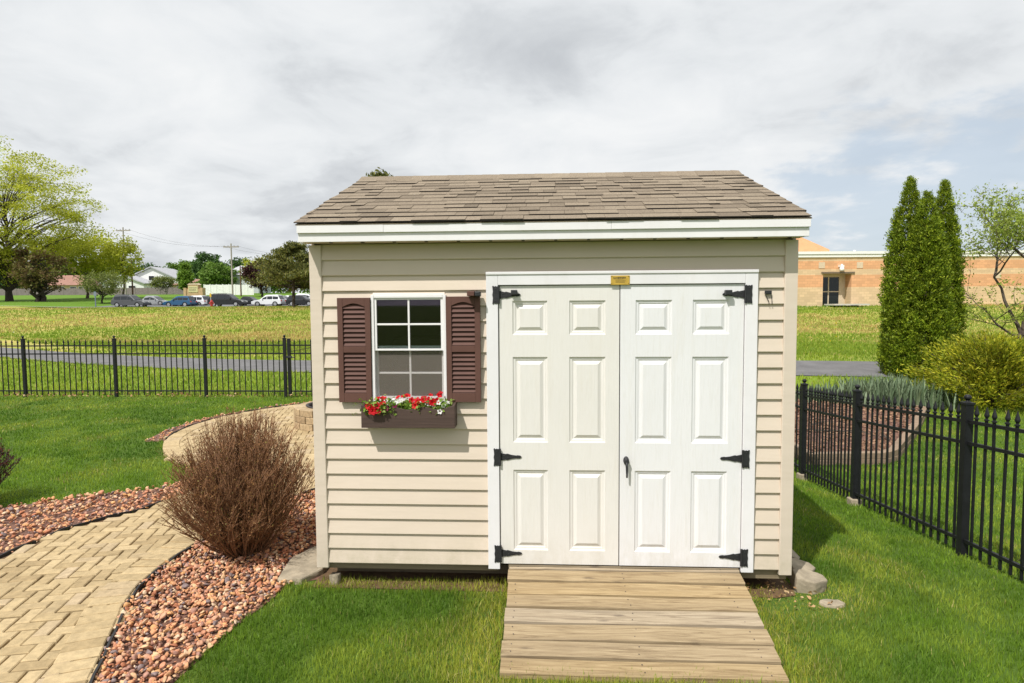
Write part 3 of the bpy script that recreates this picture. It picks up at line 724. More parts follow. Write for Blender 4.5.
# flower box
fb = thing('flower_box', 'dark brown wooden window box with scalloped front full of petunias', 'flower box', (.648, -.09, 1.09))
FX0, FX1 = .345, .938
def scallop(x):
    u = (x-FX0)/(FX1-FX0); return 1.206+.0095*math.cos(u*2*PI*3)+.010*(abs(u-.5)*2)**4
mb = MB(); N = 48; top = [(FX0+(FX1-FX0)*k/N, scallop(FX0+(FX1-FX0)*k/N)) for k in range(N+1)]
L0 = Vector(fb.location)
def lb(m): m.v = [tuple(Vector(p)-L0) for p in m.v]; return m
mb.prism([(FX0, 1.082), (FX1, 1.082)]+top[::-1], 'y', -.118, -.102); lb(mb).build('front_board', M['boxwood'], fb, bevel=.002)
for x in (FX0, FX1-.018): lb(MB().prism([(-.1015, 1.083), (-.0145, 1.083), (-.0145, 1.240), (-.1015, 1.226)], 'x', x, x+.018)).build('side_board', M['boxwood'], fb, bevel=.002)
lb(MB().box(FX0+.0185, FX1-.0185, -.030, -.0145, 1.084, 1.215)).build('back_board', M['boxwood'], fb)
lb(MB().box(FX0+.0185, FX1-.0185, -.1015, -.0305, 1.084, 1.098)).build('bottom_board', M['boxwood'], fb)
lb(MB().box(FX0+.0187, FX1-.0187, -.1013, -.0307, 1.0985, 1.172)).build('potting_soil', M['gravelbed'], fb)

def leafcloud(C, axis, size, aspect=.45, fold=.0, rng=RNG):
    """rhombic leaves: C centres (N,3), axis (N,3) leaf direction, size (N,)"""
    n = len(C); A = axis/np.maximum(np.linalg.norm(axis, axis=1), 1e-9)[:, None]; r = rng.normal(size=(n, 3)); B = np.cross(A, r); B /= np.maximum(np.linalg.norm(B, axis=1), 1e-9)[:, None]
    s = np.asarray(size)[:, None]; Nn = np.cross(A, B)
    v = np.stack([C-A*s*.5, C+B*s*aspect*.5-A*s*.05+Nn*s*fold, C+A*s*.5, C-B*s*aspect*.5-A*s*.05+Nn*s*fold], 1)
    return v.reshape(-1, 3), np.arange(4*n).reshape(n, 4)
def flower(mb, c, d, r):
    """five-lobed trumpet flower facing d"""
    d = Vector(d).normalized(); e = d.orthogonal().normalized(); g = d.cross(e); c = Vector(c); n = 20; vs = [c-d*r*.55]
    for k in range(n):
        w = 2*PI*k/n; rr_ = r*(.40); vs.append(c-d*r*.12+(e*math.cos(w)+g*math.sin(w))*rr_)
    for k in range(n):
        w = 2*PI*k/n; rr_ = r*(.86+.16*math.cos(5*w)+random.uniform(-.05, .05)); vs.append(c+d*r*random.uniform(-.08, .12)+(e*math.cos(w)+g*math.sin(w))*rr_)
    fs = [(0, 1+k, 1+(k+1) % n) for k in range(n)]+[(1+k, 1+n+k, 1+n+(k+1) % n, 1+(k+1) % n) for k in range(n)]
    mb.add(vs, fs)
def petunia(x, y, label, blooms, matname, spread, group):
    t = thing('petunia', label, 'flowers', (x-.005, max(-.098, min(y*.8, -.06)), 1.168), 0, group); rng = np.random.default_rng(int(x*1000))
    n = 230; C = np.stack([rng.normal(0, spread*1.15, n), rng.normal(0, .026, n), np.abs(rng.normal(.040, .025, n))], -1)
    C[:, 1] = np.clip(C[:, 1], -.05-.0, .035); ax = rng.normal(size=(n, 3)); ax[:, 2] = np.abs(ax[:, 2])*.6
    v, f = leafcloud(C, ax, rng.uniform(.016, .036, n), .55, .08, rng); npobj('foliage', v, f, M['petunia'], t)
    mb = MB()
    for _ in range(10): p = C[rng.integers(n)]; mb.tube([(p[0]*.4, p[1]*.4, -.0), (p[0]*.8, p[1]*.8, p[2]*.6), tuple(p)], .0016, 4)
    mb.build('stem', M['petunia'], t)
    mb = MB()
    for (dx, dy, dz, r, dd) in blooms: flower(mb, (dx, dy, dz), dd, r)
    mb.build('blossom', M[matname], t)
def B(*a): return a
gp = 'petunias in the window box'
petunia(.430, -.125, 'red petunia spilling over the left end of the window box', [B(-.035, -.03, .055, .026, (-.4, -1, .3)), B(.0, -.050, .028, .030, (.1, -1, .2)), B(.035, -.048, .030, .028, (.3, -1, .3)), B(-.015, -.035, .045, .024, (-.3, -1, .5)), B(.03, -.045, .06, .024, (0, -1, .6)), B(.06, -.02, .075, .022, (0, -.6, 1)), B(.02, .0, .10, .024, (-.3, -.4, 1)), B(.055, .01, .098, .025, (.2, -.5, 1))], 'petal_red', .035, gp)
petunia(.535, -.090, 'pale petunia left of centre in the window box', [B(.03, -.03, .07, .019, (0, -1, .6)), B(.055, -.02, .078, .017, (.2, -1, .7)), B(-.02, -.03, .07, .018, (-.3, -1, .7)), B(.015, .0, .085, .018, (0, -.7, 1)), B(.07, -.03, .085, .016, (.3, -1, .8))], 'petal_white', .04, gp)
petunia(.505, -.132, 'maroon petunia hanging over the box front', [B(.01, -.03, .040, .018, (0, -1, .2)), B(.06, -.02, .055, .017, (.3, -1, .3)), B(.0, -.038, .028, .015, (0, -1, -.3))], 'petal_purple', .025, gp)
petunia(.615, -.070, 'red petunia with two flat blooms at the middle of the window box', [B(-.01, .0, .108, .024, (-.3, -.3, 1)), B(.02, .0, .112, .022, (.3, -.5, 1)), B(.05, -.02, .085, .022, (.1, -1, .5)), B(-.045, 0, .10, .02, (-.5, -.5, 1))], 'petal_red', .032, gp)
petunia(.720, -.090, 'red petunia right of centre, with the largest cluster of blooms', [B(-.03, -.04, .055, .024, (-.3, -1, .3)), B(-.015, -.03, .085, .027, (-.2, -1, .7)), B(.025, -.03, .095, .028, (0, -.8, .8)), B(.055, -.03, .088, .026, (.3, -.9, .7)), B(.085, -.04, .078, .027, (.2, -1, .3)), B(.065, .0, .118, .017, (.3, -.5, 1)), B(.11, -.03, .085, .024, (.5, -1, .5))], 'petal_red', .04, gp)
petunia(.830, -.090, 'pale petunia at the right end of the window box', [B(-.02, -.03, .06, .019, (0, -1, .5)), B(.01, -.035, .075, .019, (.1, -1, .6)), B(.04, -.03, .055, .018, (.3, -1, .5)), B(-.05, -.03, .065, .018, (0, -1, .7)), B(.03, -.01, .088, .018, (.2, -.7, 1)), B(.02, -.05, .02, .018, (.1, -1, .2)), B(.06, -.0, .07, .017, (.4, -.7, .8))], 'petal_white', .036, gp)
petunia(.858, -.055, 'red petunia with one bloom reaching up before the right window jamb', [B(-.02, .0, .115, .022, (.4, -.7, .7)), B(-.01, .0, .132, .016, (.3, -.3, 1))], 'petal_red', .025, gp)

# ramp
ramp = thing('wooden_ramp', 'weathered plank ramp leading up to the shed doors', 'ramp', (1.99, -.46, 0))
rz0, rsl = .171, .14; ra = math.atan(rsl)
mb = MB(); rng = random.Random(9); s = -.012
widths = [.092, .128, .140, .126, .136, .144, .134, .128]
for k, w in enumerate(widths):
    gap = .0108; y1, y0 = .030-(s+gap)*math.cos(ra), .030-(s+w-gap)*math.cos(ra); za, zb = rz0-(s+gap)*math.sin(ra), rz0-(s+w-gap)*math.sin(ra)
    xl, xr = 1.268+rng.uniform(-.006, .006)+k*.0008, 2.724+rng.uniform(-.007, .007)-k*.006
    dz = rng.uniform(-.0015, .0015); tw = rng.uniform(-.003, .003); nseg = 12; b = .004; pr = []
    for i in range(nseg+1):
        u = i/nseg; x = xl+(xr-xl)*u; wz = .0025*math.sin(u*7+k*2.1)+tw*(u-.5)+dz; e = .0016*mnoise.noise((x*5, k*3., 0)); e2 = .0016*mnoise.noise((x*5, k*3.+9, 0))
        pr.append([(x, y1+e, za+wz-.030), (x, y1+e, za+wz-b), (x, y1-b+e, za+wz), (x, y0+b+e2, zb+wz), (x, y0+e2, zb+wz-b), (x, y0+e2, zb+wz-.030)])
    o_ = len(mb.v); m_ = 6
    mb.v += [tuple(Vector(p)-ramp.location) for r_ in pr for p in r_]
    mb.f += [tuple(o_+j for j in range(m_))[::-1], tuple(o_+nseg*m_+j for j in range(m_))]
    for i in range(nseg):
        for j in range(m_): a_ = o_+i*m_+j; b_ = o_+i*m_+(j+1) % m_; mb.f.append((a_, b_, b_+m_, a_+m_))
    s += w
mb.build('deck', M['ramp'], ramp)
for x in (1.30, 1.97, 2.62):
    m2 = MB().prism([(.02, rz0-.035), (-.97, rz0-.035-.99*rsl), (-.97, -.06), (.02, -.06)], 'x', x, x+.038); m2.v = [tuple(Vector(p)-ramp.location) for p in m2.v]; m2.build('stringer', M['beam'], ramp)
NAIL = MB().lathe([(.0035, 0), (.003, .0015)], 6).mesh('nail', M['rust']); s = -.012
for k, w in enumerate(widths):
    for x in (1.32, 1.985, 2.60):
        for q in (.3, .72):
            ss = s+w*q; n_ = bpy.data.objects.new('nail', NAIL); COL.objects.link(n_); n_.parent = ramp; n_.location = (x+random.uniform(-.008, .008)-1.99, .03-ss*math.cos(ra)+.46, rz0-ss*math.sin(ra)+.0012); n_.rotation_euler.x = ra
    s += w

# stones by the shed
def rock(name, label, cat, loc, pts, z0, z1, rot=(0, 0, 0), mat='concrete', jitter=.004, group=None):
    bm = bmesh.new(); a = [bm.verts.new((x, y, z0)) for x, y in pts]; b = [bm.verts.new((x*.97, y*.97, z1)) for x, y in pts]; n = len(pts)
    bm.faces.new(a[::-1]); bm.faces.new(b)
    for i in range(n): bm.faces.new((a[i], a[(i+1) % n], b[(i+1) % n], b[i]))
    bmesh.ops.bevel(bm, geom=bm.edges[:], offset=.010, segments=2, affect='EDGES', profile=.6)
    bmesh.ops.triangulate(bm, faces=bm.faces[:]); bmesh.ops.subdivide_edges(bm, edges=[e for e in bm.edges if e.calc_length() > .03], cuts=2, use_grid_fill=True)
    for v in bm.verts:
        d = mnoise.noise_vector(v.co*18+Vector(loc)*9)+.5*mnoise.noise_vector(v.co*55); v.co += d*jitter
    me = bpy.data.meshes.new(name); bm.to_mesh(me); bm.free(); me.materials.append(M[mat])
    o = bpy.data.objects.new(name, me); COL.objects.link(o); o.location = loc; o.rotation_euler = rot; return tag(o, label, cat, group)
wedge = [(-.09, -.075), (.03, -.085), (.115, -.02), (.105, .05), (.02, .085), (-.09, .065)]
rock('retaining_block', 'weathered wedge shaped concrete block lying nearest the shed corner', 'stone block', (3.195, .09, .035), wedge, -.05, .055, (R(4), R(6), R(-8)), group='concrete blocks beside the shed corner')
rock('retaining_block', 'grey concrete block lying behind the front one', 'stone block', (3.215, .29, .03), wedge, -.05, .05, (R(9), R(12), R(12)), group='concrete blocks beside the shed corner')
rock('retaining_block', 'dark concrete block leaning on the shed wall, farthest of the corner blocks', 'stone block', (3.185, .46, .065), wedge, -.04, .055, (R(22), R(30), R(25)), group='concrete blocks beside the shed corner')
rock('flat_stone', 'small flat pale stone sunk in the grass beside the ramp', 'stone', (3.255, -.125, -.005), [(.085*math.cos(a), .05*math.sin(a)) for a in np.linspace(0, 2*PI, 9)[:-1]], -.02, .022, jitter=.006)
rock('concrete_slab', 'worn grey concrete slab at the left corner of the shed', 'slab', (-.165, .27, 0), [(-.13, -.25), (.04, -.27), (.14, -.1), (.14, .3), (-.05, .33), (-.17, .1)], -.02, .045, (R(1), R(-2), 0), jitter=.008)
rock('corner_stone', 'small rough stone under the left corner post of the shed', 'stone', (.10, .035, .03), [(-.035, -.03), (.03, -.025), (.035, .03), (-.03, .03)], -.04, .040, jitter=.007)

# fire pit
fp = thing('fire_pit', 'round tan block fire pit on the patio half hidden behind shed', 'fire pit', (-1.72, 5.35, 0))
mb = MB()
for c in range(3):
    nb = 14; z0 = .03+c*.1
    for k in range(nb):
        a0 = 2*PI*(k+.5*(c % 2))/nb+.012; a1 = 2*PI*(k+1+.5*(c % 2))/nb-.012; out = .60+random.uniform(-.006, .006); inn = .40
        poly = [(out*math.cos(a0+(a1-a0)*i/4), out*math.sin(a0+(a1-a0)*i/4)) for i in range(5)]+[(inn*math.cos(a1+(a0-a1)*i/4), inn*math.sin(a1+(a0-a1)*i/4)) for i in range(5)]
        mb.prism(poly, 'z', z0, z0+.097)
mb.build('block_ring', M['firestone'], fp, bevel=.008)
MB().lathe([(.395, .05), (.395, .345), (.43, .348), (.43, .338), (.385, .335), (.385, .05)], 32).build('steel_liner', M['rust'], fp, smooth=False)
MB().lathe([(.38, .06), (.3, .1), (.01, .12)], 20).build('ash_bed', M['dark'], fp)

# ------------------------------------------------------------------ fences
def picket_mesh(h, r=.0076):
    mb = MB().box(-r, r, -r, r, .04, h-.105)
    z = h-.105
    mb.lathe([(.009, 0), (.017, .004), (.017, .013), (.009, .017), (.009, .024), (.0165, .038), (.0165, .048), (.009, .078), (.002, .105)], 8, (0, 0, z)); return mb.mesh('picket', M['fence'])
def post_mesh(h, w):
    mb = MB().box(-w, w, -w, w, -.25, h-.075)
    mb.box(-w-.006, w+.006, -w-.006, w+.006, h-.075, h-.060); b = w*.72
    mb.lathe([(w*.95, 0), (w*.5, .010), (.012, .014), (.014, .018)]+[(.024*math.sin(PI*t)+.002, .038-.022*math.cos(PI*t)) for t in np.linspace(.15, 1, 8)], 14, (0, 0, h-.060)); return mb.mesh('post', M['fence'])
PK = picket_mesh(1.185); PL = post_mesh(1.262, .027); PR_ = post_mesh(1.262, .029)
def fence_run(root, posts, pm, rails=(.13, .89, 1.055), npk=None, skip_ends=False, plinth=()):
    """posts: world (x,y) points; rails follow the ground"""
    o = Vector(root.location); P = [Vector((x, y, float(hz(x, y)))) for x, y in posts]
    for i, p in enumerate(P):
        q = bpy.data.objects.new('post', pm); COL.objects.link(q); q.parent = root; q.location = p-o; q.rotation_euler.z = math.atan2(*(P[-1]-P[0]).yx)
        if i in plinth: m = MB().box(-.055, .055, -.055, .055, -.2, .075); m.build('concrete_footing', M['concrete'], root, loc=p-o, bevel=.01)
    for a, b in zip(P, P[1:]):
        L = (b-a).length; n = npk or max(2, round(L/.118)); d = (b-a)/L
        for z in rails:
            mb = MB(); t = d.cross(Vector((0, 0, 1))).normalized(); w, h = .0125, .0125
            vs = [q+sx_*t*w+Vector((0, 0, z+sz_*h)) for q in (a+d*.02, b-d*.02) for sx_, sz_ in ((-1, -1), (1, -1), (1, 1), (-1, 1))]
            mb.add([v-o for v in vs], [(0, 1, 2, 3), (7, 6, 5, 4)]+[(i, i+4, (i+1) % 4+4, (i+1) % 4) for i in range(4)]); mb.build('rail', M['fence'], root)
        for k in range(1, n):
            q = bpy.data.objects.new('picket', PK); COL.objects.link(q); q.parent = root; q.location = a+(b-a)*k/n-o; q.rotation_euler.z = math.atan2(d.y, d.x)+random.gauss(0, .03)
            q.rotation_euler.x = random.gauss(0, .004); q.rotation_euler.y = random.gauss(0, .004)
fl = thing('metal_fence', 'black metal picket fence running across the back lawn', 'fence', (-7.2, 8.2, 0))
fence_run(fl, [(-12.97, 8.18), (-11.08, 8.19), (-9.19, 8.2), (-7.265, 8.22), (-5.375, 8.22), (-3.715, 8.2)], PL)
gt = thing('metal_gate', 'black metal garden gate between the back fence and the shed', 'gate', (-3.58, 8.2, 0))
PG = MB().box(-.028, .028, -.028, .028, .03, 1.19).mesh('gate_post', M['fence'])
for x in (-3.625, -2.62):
    q = bpy.data.objects.new('gate_post', PG); COL.objects.link(q); q.parent = gt; q.location = (x+3.58, 0, 0)
go = Vector(gt.location)
for z in (.13, .89, 1.055): MB().box(-.02, .935, -.0125, .0125, z-.0125, z+.0125).build('rail', M['fence'], gt)
for k in range(1, 9):
    q = bpy.data.objects.new('picket', PK); COL.objects.link(q); q.parent = gt; q.location = (-.045+k*1.005/9, 0, 0)
MB().box(-.085, .03, -.055, -.030, .80, .845).tube([(-.03, -.05, .82), (.09, -.06, .815)], .01, 6).build('latch', M['black'], gt, bevel=.004)
MB().tube([(-.02, -.02, .93), (.9, -.02, 1.09)], .006, 5).build('brace_rod', M['fence'], gt)
fl2 = thing('metal_fence', 'short run of black metal fence behind the shed past the gate', 'fence', (-1.6, 8.2, 0))
fence_run(fl2, [(-2.55, 8.2), (-.75, 8.2)], PL)
fr = thing('metal_fence', 'black metal picket fence with ball topped posts on the right lawn', 'fence', (4.71, 1.5, 0))
fence_run(fr, [(4.72, -.75), (4.72, .95), (4.70, 2.58), (4.70, 3.88), (4.70, 5.6)], PR_, npk=17, plinth=(2, 3))

# ------------------------------------------------------------------ plants
def stem_shrub(name, label, cat, loc, nstem, h, spread, mats, leafn=9000, leafsize=.008, seed=1):
    t = thing(name, label, cat, loc); rng = np.random.default_rng(seed); mb = MB(); tips = []
    for k in range(nstem):
        a = rng.uniform(0, 2*PI); lean = rng.uniform(0, 1)**.78; rad = spread*lean; hh = h*(1-.46*lean**2.8)*rng.uniform(.60, 1.06)
        b = np.array([math.cos(a)*.15*rng.uniform(0, 1), math.sin(a)*.12*rng.uniform(0, 1), 0.]); e = np.array([math.cos(a)*rad, math.sin(a)*rad, hh])
        n = 7; pts = []
        ph = rng.uniform(0, 6.28, 3)
        for i in range(n+1):
            u = i/n; q = b+(e-b)*np.array([u**.85, u**.85, u**1.08]); q += np.array([.018*math.sin(5*u+ph[0]), .018*math.sin(5*u+ph[1]), 0])*u; pts.append(q)
        r0_ = rng.uniform(.0032, .0072); mb.tube([tuple(p) for p in pts], [r0_*(1-.72*i/n) for i in range(n+1)], 4, False); tips.append(pts)
        for j in range(rng.integers(6, 11)):
            i = rng.integers(2, n); p = pts[i]; d = (pts[i+1]-pts[i]); d /= np.linalg.norm(d); o_ = rng.normal(size=3); o_[2] = abs(o_[2])*.4; o_ /= np.linalg.norm(o_)
            L = rng.uniform(.06, .20)*h; e2 = p+(d*.8+o_*.55)*L; m_ = p+(d*.45+o_*.4)*L*.55; r_ = r0_*.45
            mb.tube([tuple(p), tuple(m_), tuple(e2)], [r_, r_*.8, r_*.45], 3, False); tips.append([p, m_, e2])
            for jj in range(2):
                o2 = rng.normal(size=3); o2[2] = abs(o2[2]); o2 /= np.linalg.norm(o2); e3 = m_+(d*.6+o2*.6)*L*.5; mb.tube([tuple(m_), tuple(e3)], [r_*.6, r_*.35], 3, False); tips.append([m_, (m_+e3)/2, e3])
    mb.build('stem', mats[0], t)
    C = []; AX = []
    for _ in range(leafn):
        p = tips[rng.integers(len(tips))]; i = rng.integers(max(0, len(p)-(5 if rng.uniform() < .4 else 3)), len(p)-1); u = rng.uniform(); C.append(p[i]+(p[i+1]-p[i])*u+rng.normal(0, .003, 3)); AX.append(rng.normal(size=3)+np.array([0, 0, .8]))
    v, f = leafcloud(np.array(C), np.array(AX), rng.uniform(.6, 1.5, leafn)*leafsize, .6, .05, rng); npobj('foliage', v, f, mats[1], t)
    # a few fresh green shoots low down
    if mats[2]:
        C = np.array([(rng.normal(.13, .06), -.16+rng.normal(0, .03), rng.uniform(.28, .46)) for _ in range(90)]); v, f = leafcloud(C, rng.normal(size=(90, 3)), rng.uniform(.012, .022, 90), .5, .05, rng); npobj('green_shoot', v, f, mats[2], t)
    return t
M['twig'] = plain('brown_twig', (.23, .112, .052), .8, .35, 30)
M['bud'] = leafmat('rusty_buds', [(0, (.13, .055, .024)), (.5, (.25, .115, .045)), (.85, (.36, .20, .075)), (1, (.22, .22, .05))], .25, 4, .3)
M['shoot'] = leafmat('fresh_shoots', [(0, (.14, .24, .03)), (1, (.28, .36, .06))], .35, 5, .2)
M['maroonleaf'] = leafmat('maroon_leaves', [(0, (.07, .018, .016)), (.6, (.13, .03, .022)), (1, (.22, .08, .03))], .3, 6, .3)
stem_shrub('bare_shrub', 'large twiggy brown shrub standing in gravel left of the shed', 'shrub', (-.755, .48, .02), 520, 1.05, .545, (M['twig'], M['bud'], M['shoot']), 34000, .0112, 3)
stem_shrub('barberry_shrub', 'dark maroon shrub cut off by the left edge', 'shrub', (-3.86, 1.45, .02), 170, .70, .42, (M['barkdark'], M['maroonleaf'], None), 6000, .020, 4)

def limbs(mb, base, ends, r0_, rng, n=5, k=4):
    base = np.array(base, float)
    for e in ends:
        e = np.array(e, float); m_ = rng.normal(0, .06*np.linalg.norm(e-base), 3); pts = []
        for i in range(n+1):
            u = i/n; q = base+(e-base)*u+m_*math.sin(PI*u)+np.array([0, 0, .10*np.linalg.norm(e-base)])*math.sin(PI*u)*.6; pts.append(tuple(q))
        mb.tube(pts, [r0_*(1-.8*i/n) for i in range(n+1)], k, False)
def leafy_tree(name, label, loc, h, cw, cz0, leafm, barkm, nclump=60, perclump=50, leaf=.3, clump=.16, trunk_r=None, seed=1, flat=.7, limbs_n=14, cat='tree', group=None, shape=1.0, stems=1, lean=0.):
    """crown ellipsoid from cz0*h to h, width cw"""
    rng = np.random.default_rng(seed); t = thing(name, label, cat, loc, 0, group); mb = MB(); tr = trunk_r or h*.018
    c = np.array([lean*h, 0, h*(cz0+1)/2]); rad = np.array([cw/2, cw/2, h*(1-cz0)/2]); C = []
    while len(C) < nclump:
        p = rng.normal(size=3); p /= np.linalg.norm(p); p *= rng.uniform(.28, 1)**.5*rng.uniform(.82, 1.06)
        if p[2] < -.3: p[:2] *= .75+.25*rng.uniform()
        if shape != 1: p[:2] *= (1-shape*.5*(p[2]+1)/2)
        C.append(c+p*rad*(1-clump*.6))
    C = np.array(C)
    for s_ in range(stems):
        a = 2*PI*s_/max(1, stems); off = (.35*cw*.2 if stems > 1 else 0)
        bx, by = math.cos(a)*tr*1.2*(stems > 1), math.sin(a)*tr*1.2*(stems > 1)
        topx = c[0]+math.cos(a)*off*2; topy = math.sin(a)*off*2; zt = h*(cz0+.55*(1-cz0))
        pts = [(bx, by, -.2)]+[(bx+(topx-bx)*u+tr*rng.normal()*.6, by+(topy-by)*u+tr*rng.normal()*.6, zt*u) for u in np.linspace(.12, 1, 7)]
        mb.tube(pts, [tr*1.35]+[tr*(1-.75*u) for u in np.linspace(.12, 1, 7)], 7)
        for p in C[rng.permutation(nclump)[:limbs_n]]:
            zb = min(zt*.98, max(h*cz0*.75, p[2]-.45*math.hypot(p[0]-topx, p[1])-.05*h)); u = zb/zt
            limbs(mb, (bx+(topx-bx)*u, by+(topy-by)*u, zb), [p], tr*(1-.75*u)*.55, rng)
    mb.build('trunk', barkm, t)
    n = nclump*perclump; D = rng.normal(size=(n, 3)); D /= np.linalg.norm(D, axis=1)[:, None]; D *= (rng.uniform(0, 1, n)**.45)[:, None]
    sz = np.repeat(rng.uniform(.6, 1.25, nclump), perclump)[:, None]
    P = np.repeat(C, perclump, 0)+D*sz*clump*cw*np.array([1, 1, flat]); v, f = leafcloud(P, rng.normal(size=(n, 3))*np.array([1, 1, .6]), rng.uniform(.6, 1.3, n)*leaf, .62, .08, rng)
    npobj('crown', v, f, leafm, t); return t
def LM(name, a, b, c, tr=.35): return leafmat(name, [(0, a), (.5, b), (1, c)], tr, .35, .3)
M['lf_yg'] = LM('yellow_green_leaves', (.32, .36, .025), (.48, .50, .045), (.62, .62, .10), .55)
M['lf_mid'] = LM('mid_green_leaves', (.085, .16, .022), (.14, .24, .035), (.21, .32, .055))
M['lf_dark'] = LM('dark_green_leaves', (.04, .09, .02), (.065, .135, .032), (.10, .18, .045))
M['lf_olive'] = LM('olive_leaves', (.13, .16, .04), (.19, .22, .055), (.26, .29, .09))
M['lf_red'] = LM('bronze_leaves', (.13, .075, .035), (.18, .13, .045), (.20, .21, .055))
M['lf_purple'] = LM('purple_leaves', (.035, .012, .016), (.06, .02, .024), (.09, .03, .03))
M['lf_bright'] = LM('bright_green_leaves', (.11, .20, .02), (.17, .28, .03), (.24, .36, .05), .4)
M['lf_pine'] = LM('pine_needles', (.06, .08, .02), (.14, .15, .036), (.27, .25, .07), .3)
M['lf_arb'] = leafmat('arborvitae_sprays', [(0, (.075, .13, .008)), (.5, (.18, .25, .014)), (1, (.36, .42, .03))], .34, 3.5, .35)
M['lf_gold'] = leafmat('golden_sprays', [(0, (.15, .20, .014)), (.5, (.31, .34, .022)), (1, (.56, .50, .038))], .35, 2.2, .4)
M['lf_spring'] = leafmat('spring_leaves', [(0, (.20, .28, .035)), (.6, (.32, .40, .06)), (1, (.46, .50, .13))], .4, 3, .2)
M['lf_iris'] = leafmat('blue_green_blades', [(0, (.10, .15, .075)), (.5, (.16, .22, .125)), (1, (.25, .31, .18))], .25, 3, .2)

# arborvitaes: narrow cones of small sprays
def arborvitae(label, loc, h, r, seed):
    rng = np.random.default_rng(seed); t = thing('arborvitae', label, 'tree', loc, 0, 'columnar arborvitaes')
    MB().tube([(0, 0, -.1), (.02, .0, h*.4), (0, .02, h*.93)], [.09, .06, .012], 7).build('trunk', M['bark'], t)
    nc, pc = 2500, 26; u = np.where(rng.uniform(0, 1, nc) < .6, 1-np.sqrt(rng.uniform(.0004, 1, nc)), rng.uniform(.25, 1, nc)); z = u*h*.98+.03; a = rng.uniform(0, 2*PI, nc)
    prof = np.interp(z/h, [0, .04, .15, .35, .55, .75, .9, .97, 1], [.80, .92, 1, .97, .84, .58, .28, .11, .01])
    lump = .84+.30*vnoise(a*3.9, z*2.2, 1., seed)+.10*vnoise(a*8, z*7, 1., seed+5); rr_ = r*prof*lump*(1-rng.uniform(0, 1, nc)**2.0*.30)
    C = np.stack([rr_*np.cos(a), rr_*np.sin(a), z], -1); out = np.stack([np.cos(a), np.sin(a), np.zeros(nc)], -1)
    ax = out*rng.uniform(.25, .9, nc)[:, None]+np.array([0, 0, 1])*rng.uniform(.35, 1., nc)[:, None]+rng.normal(0, .25, (nc, 3)); ax /= np.linalg.norm(ax, axis=1)[:, None]
    sc_ = np.repeat(np.interp(z/h, [.75, 1], [1, .5])*rng.uniform(.7, 1.3, nc), pc)[:, None]; A = np.repeat(ax, pc, 0); n = nc*pc
    P = np.repeat(C, pc, 0)+A*rng.uniform(-.07, .12, n)[:, None]*sc_+rng.normal(0, .032, (n, 3))*sc_
    v, f = leafcloud(P, A+rng.normal(0, .45, (n, 3)), rng.uniform(.035, .085, n)*sc_[:, 0], .42, .05, rng); npobj('crown', v, f, M['lf_arb'], t)
def gz(x, y): return float(hz(x, y))
for lab, x, y, h, r, sd in (('tallest columnar arborvitae, on the left of its cluster', 11.24, 13.4, 5.38, .55, 1), ('middle arborvitae standing in front of its two neighbours', 11.42, 12.95, 4.95, .56, 2), ('right hand arborvitae with a separate pointed top', 12.56, 14.1, 5.38, .47, 3)):
    arborvitae(lab, (x, y, gz(x, y)), h, r, sd)

def gold_bush():
    x0, y0 = 10.75, 9.4; t = thing('golden_cypress_shrub', 'wide yellow green feathery shrub right of the arborvitaes', 'shrub', (x0, y0, gz(x0, y0))); rng = np.random.default_rng(4); mb = MB(); Cs = []; As = []
    for k in range(150):
        a = rng.uniform(0, 2*PI); el = rng.uniform(.0, 1)**.8; L = rng.uniform(.8, 1.05)
        e = np.array([math.cos(a)*1.72*math.cos(el*1.5)*L, math.sin(a)*1.3*math.cos(el*1.5)*L, +.24+1.26*math.sin(el*1.5)*L])
        mb.tube([(0, 0, 0), tuple(e*.5+np.array([0, 0, .12])), tuple(e)], [.016, .01, .003], 4, False)
        m = 240; u = rng.uniform(.45, 1.02, m); d = np.array([e[0], e[1], e[2]*.4]); d /= np.linalg.norm(d)
        C = e*u[:, None]+rng.normal(0, .10, (m, 3))*np.array([1, 1, .55]); Cs.append(C); As.append(d+rng.normal(0, .45, (m, 3))+np.array([0, 0, .25]))
    mb.build('stem', M['bark'], t); C = np.concatenate(Cs); C[:, 2] = np.maximum(C[:, 2], .03); v, f = leafcloud(C, np.concatenate(As), rng.uniform(.05, .12, len(C)), .28, .05, rng); npobj('foliage', v, f, M['lf_gold'], t)
gold_bush()

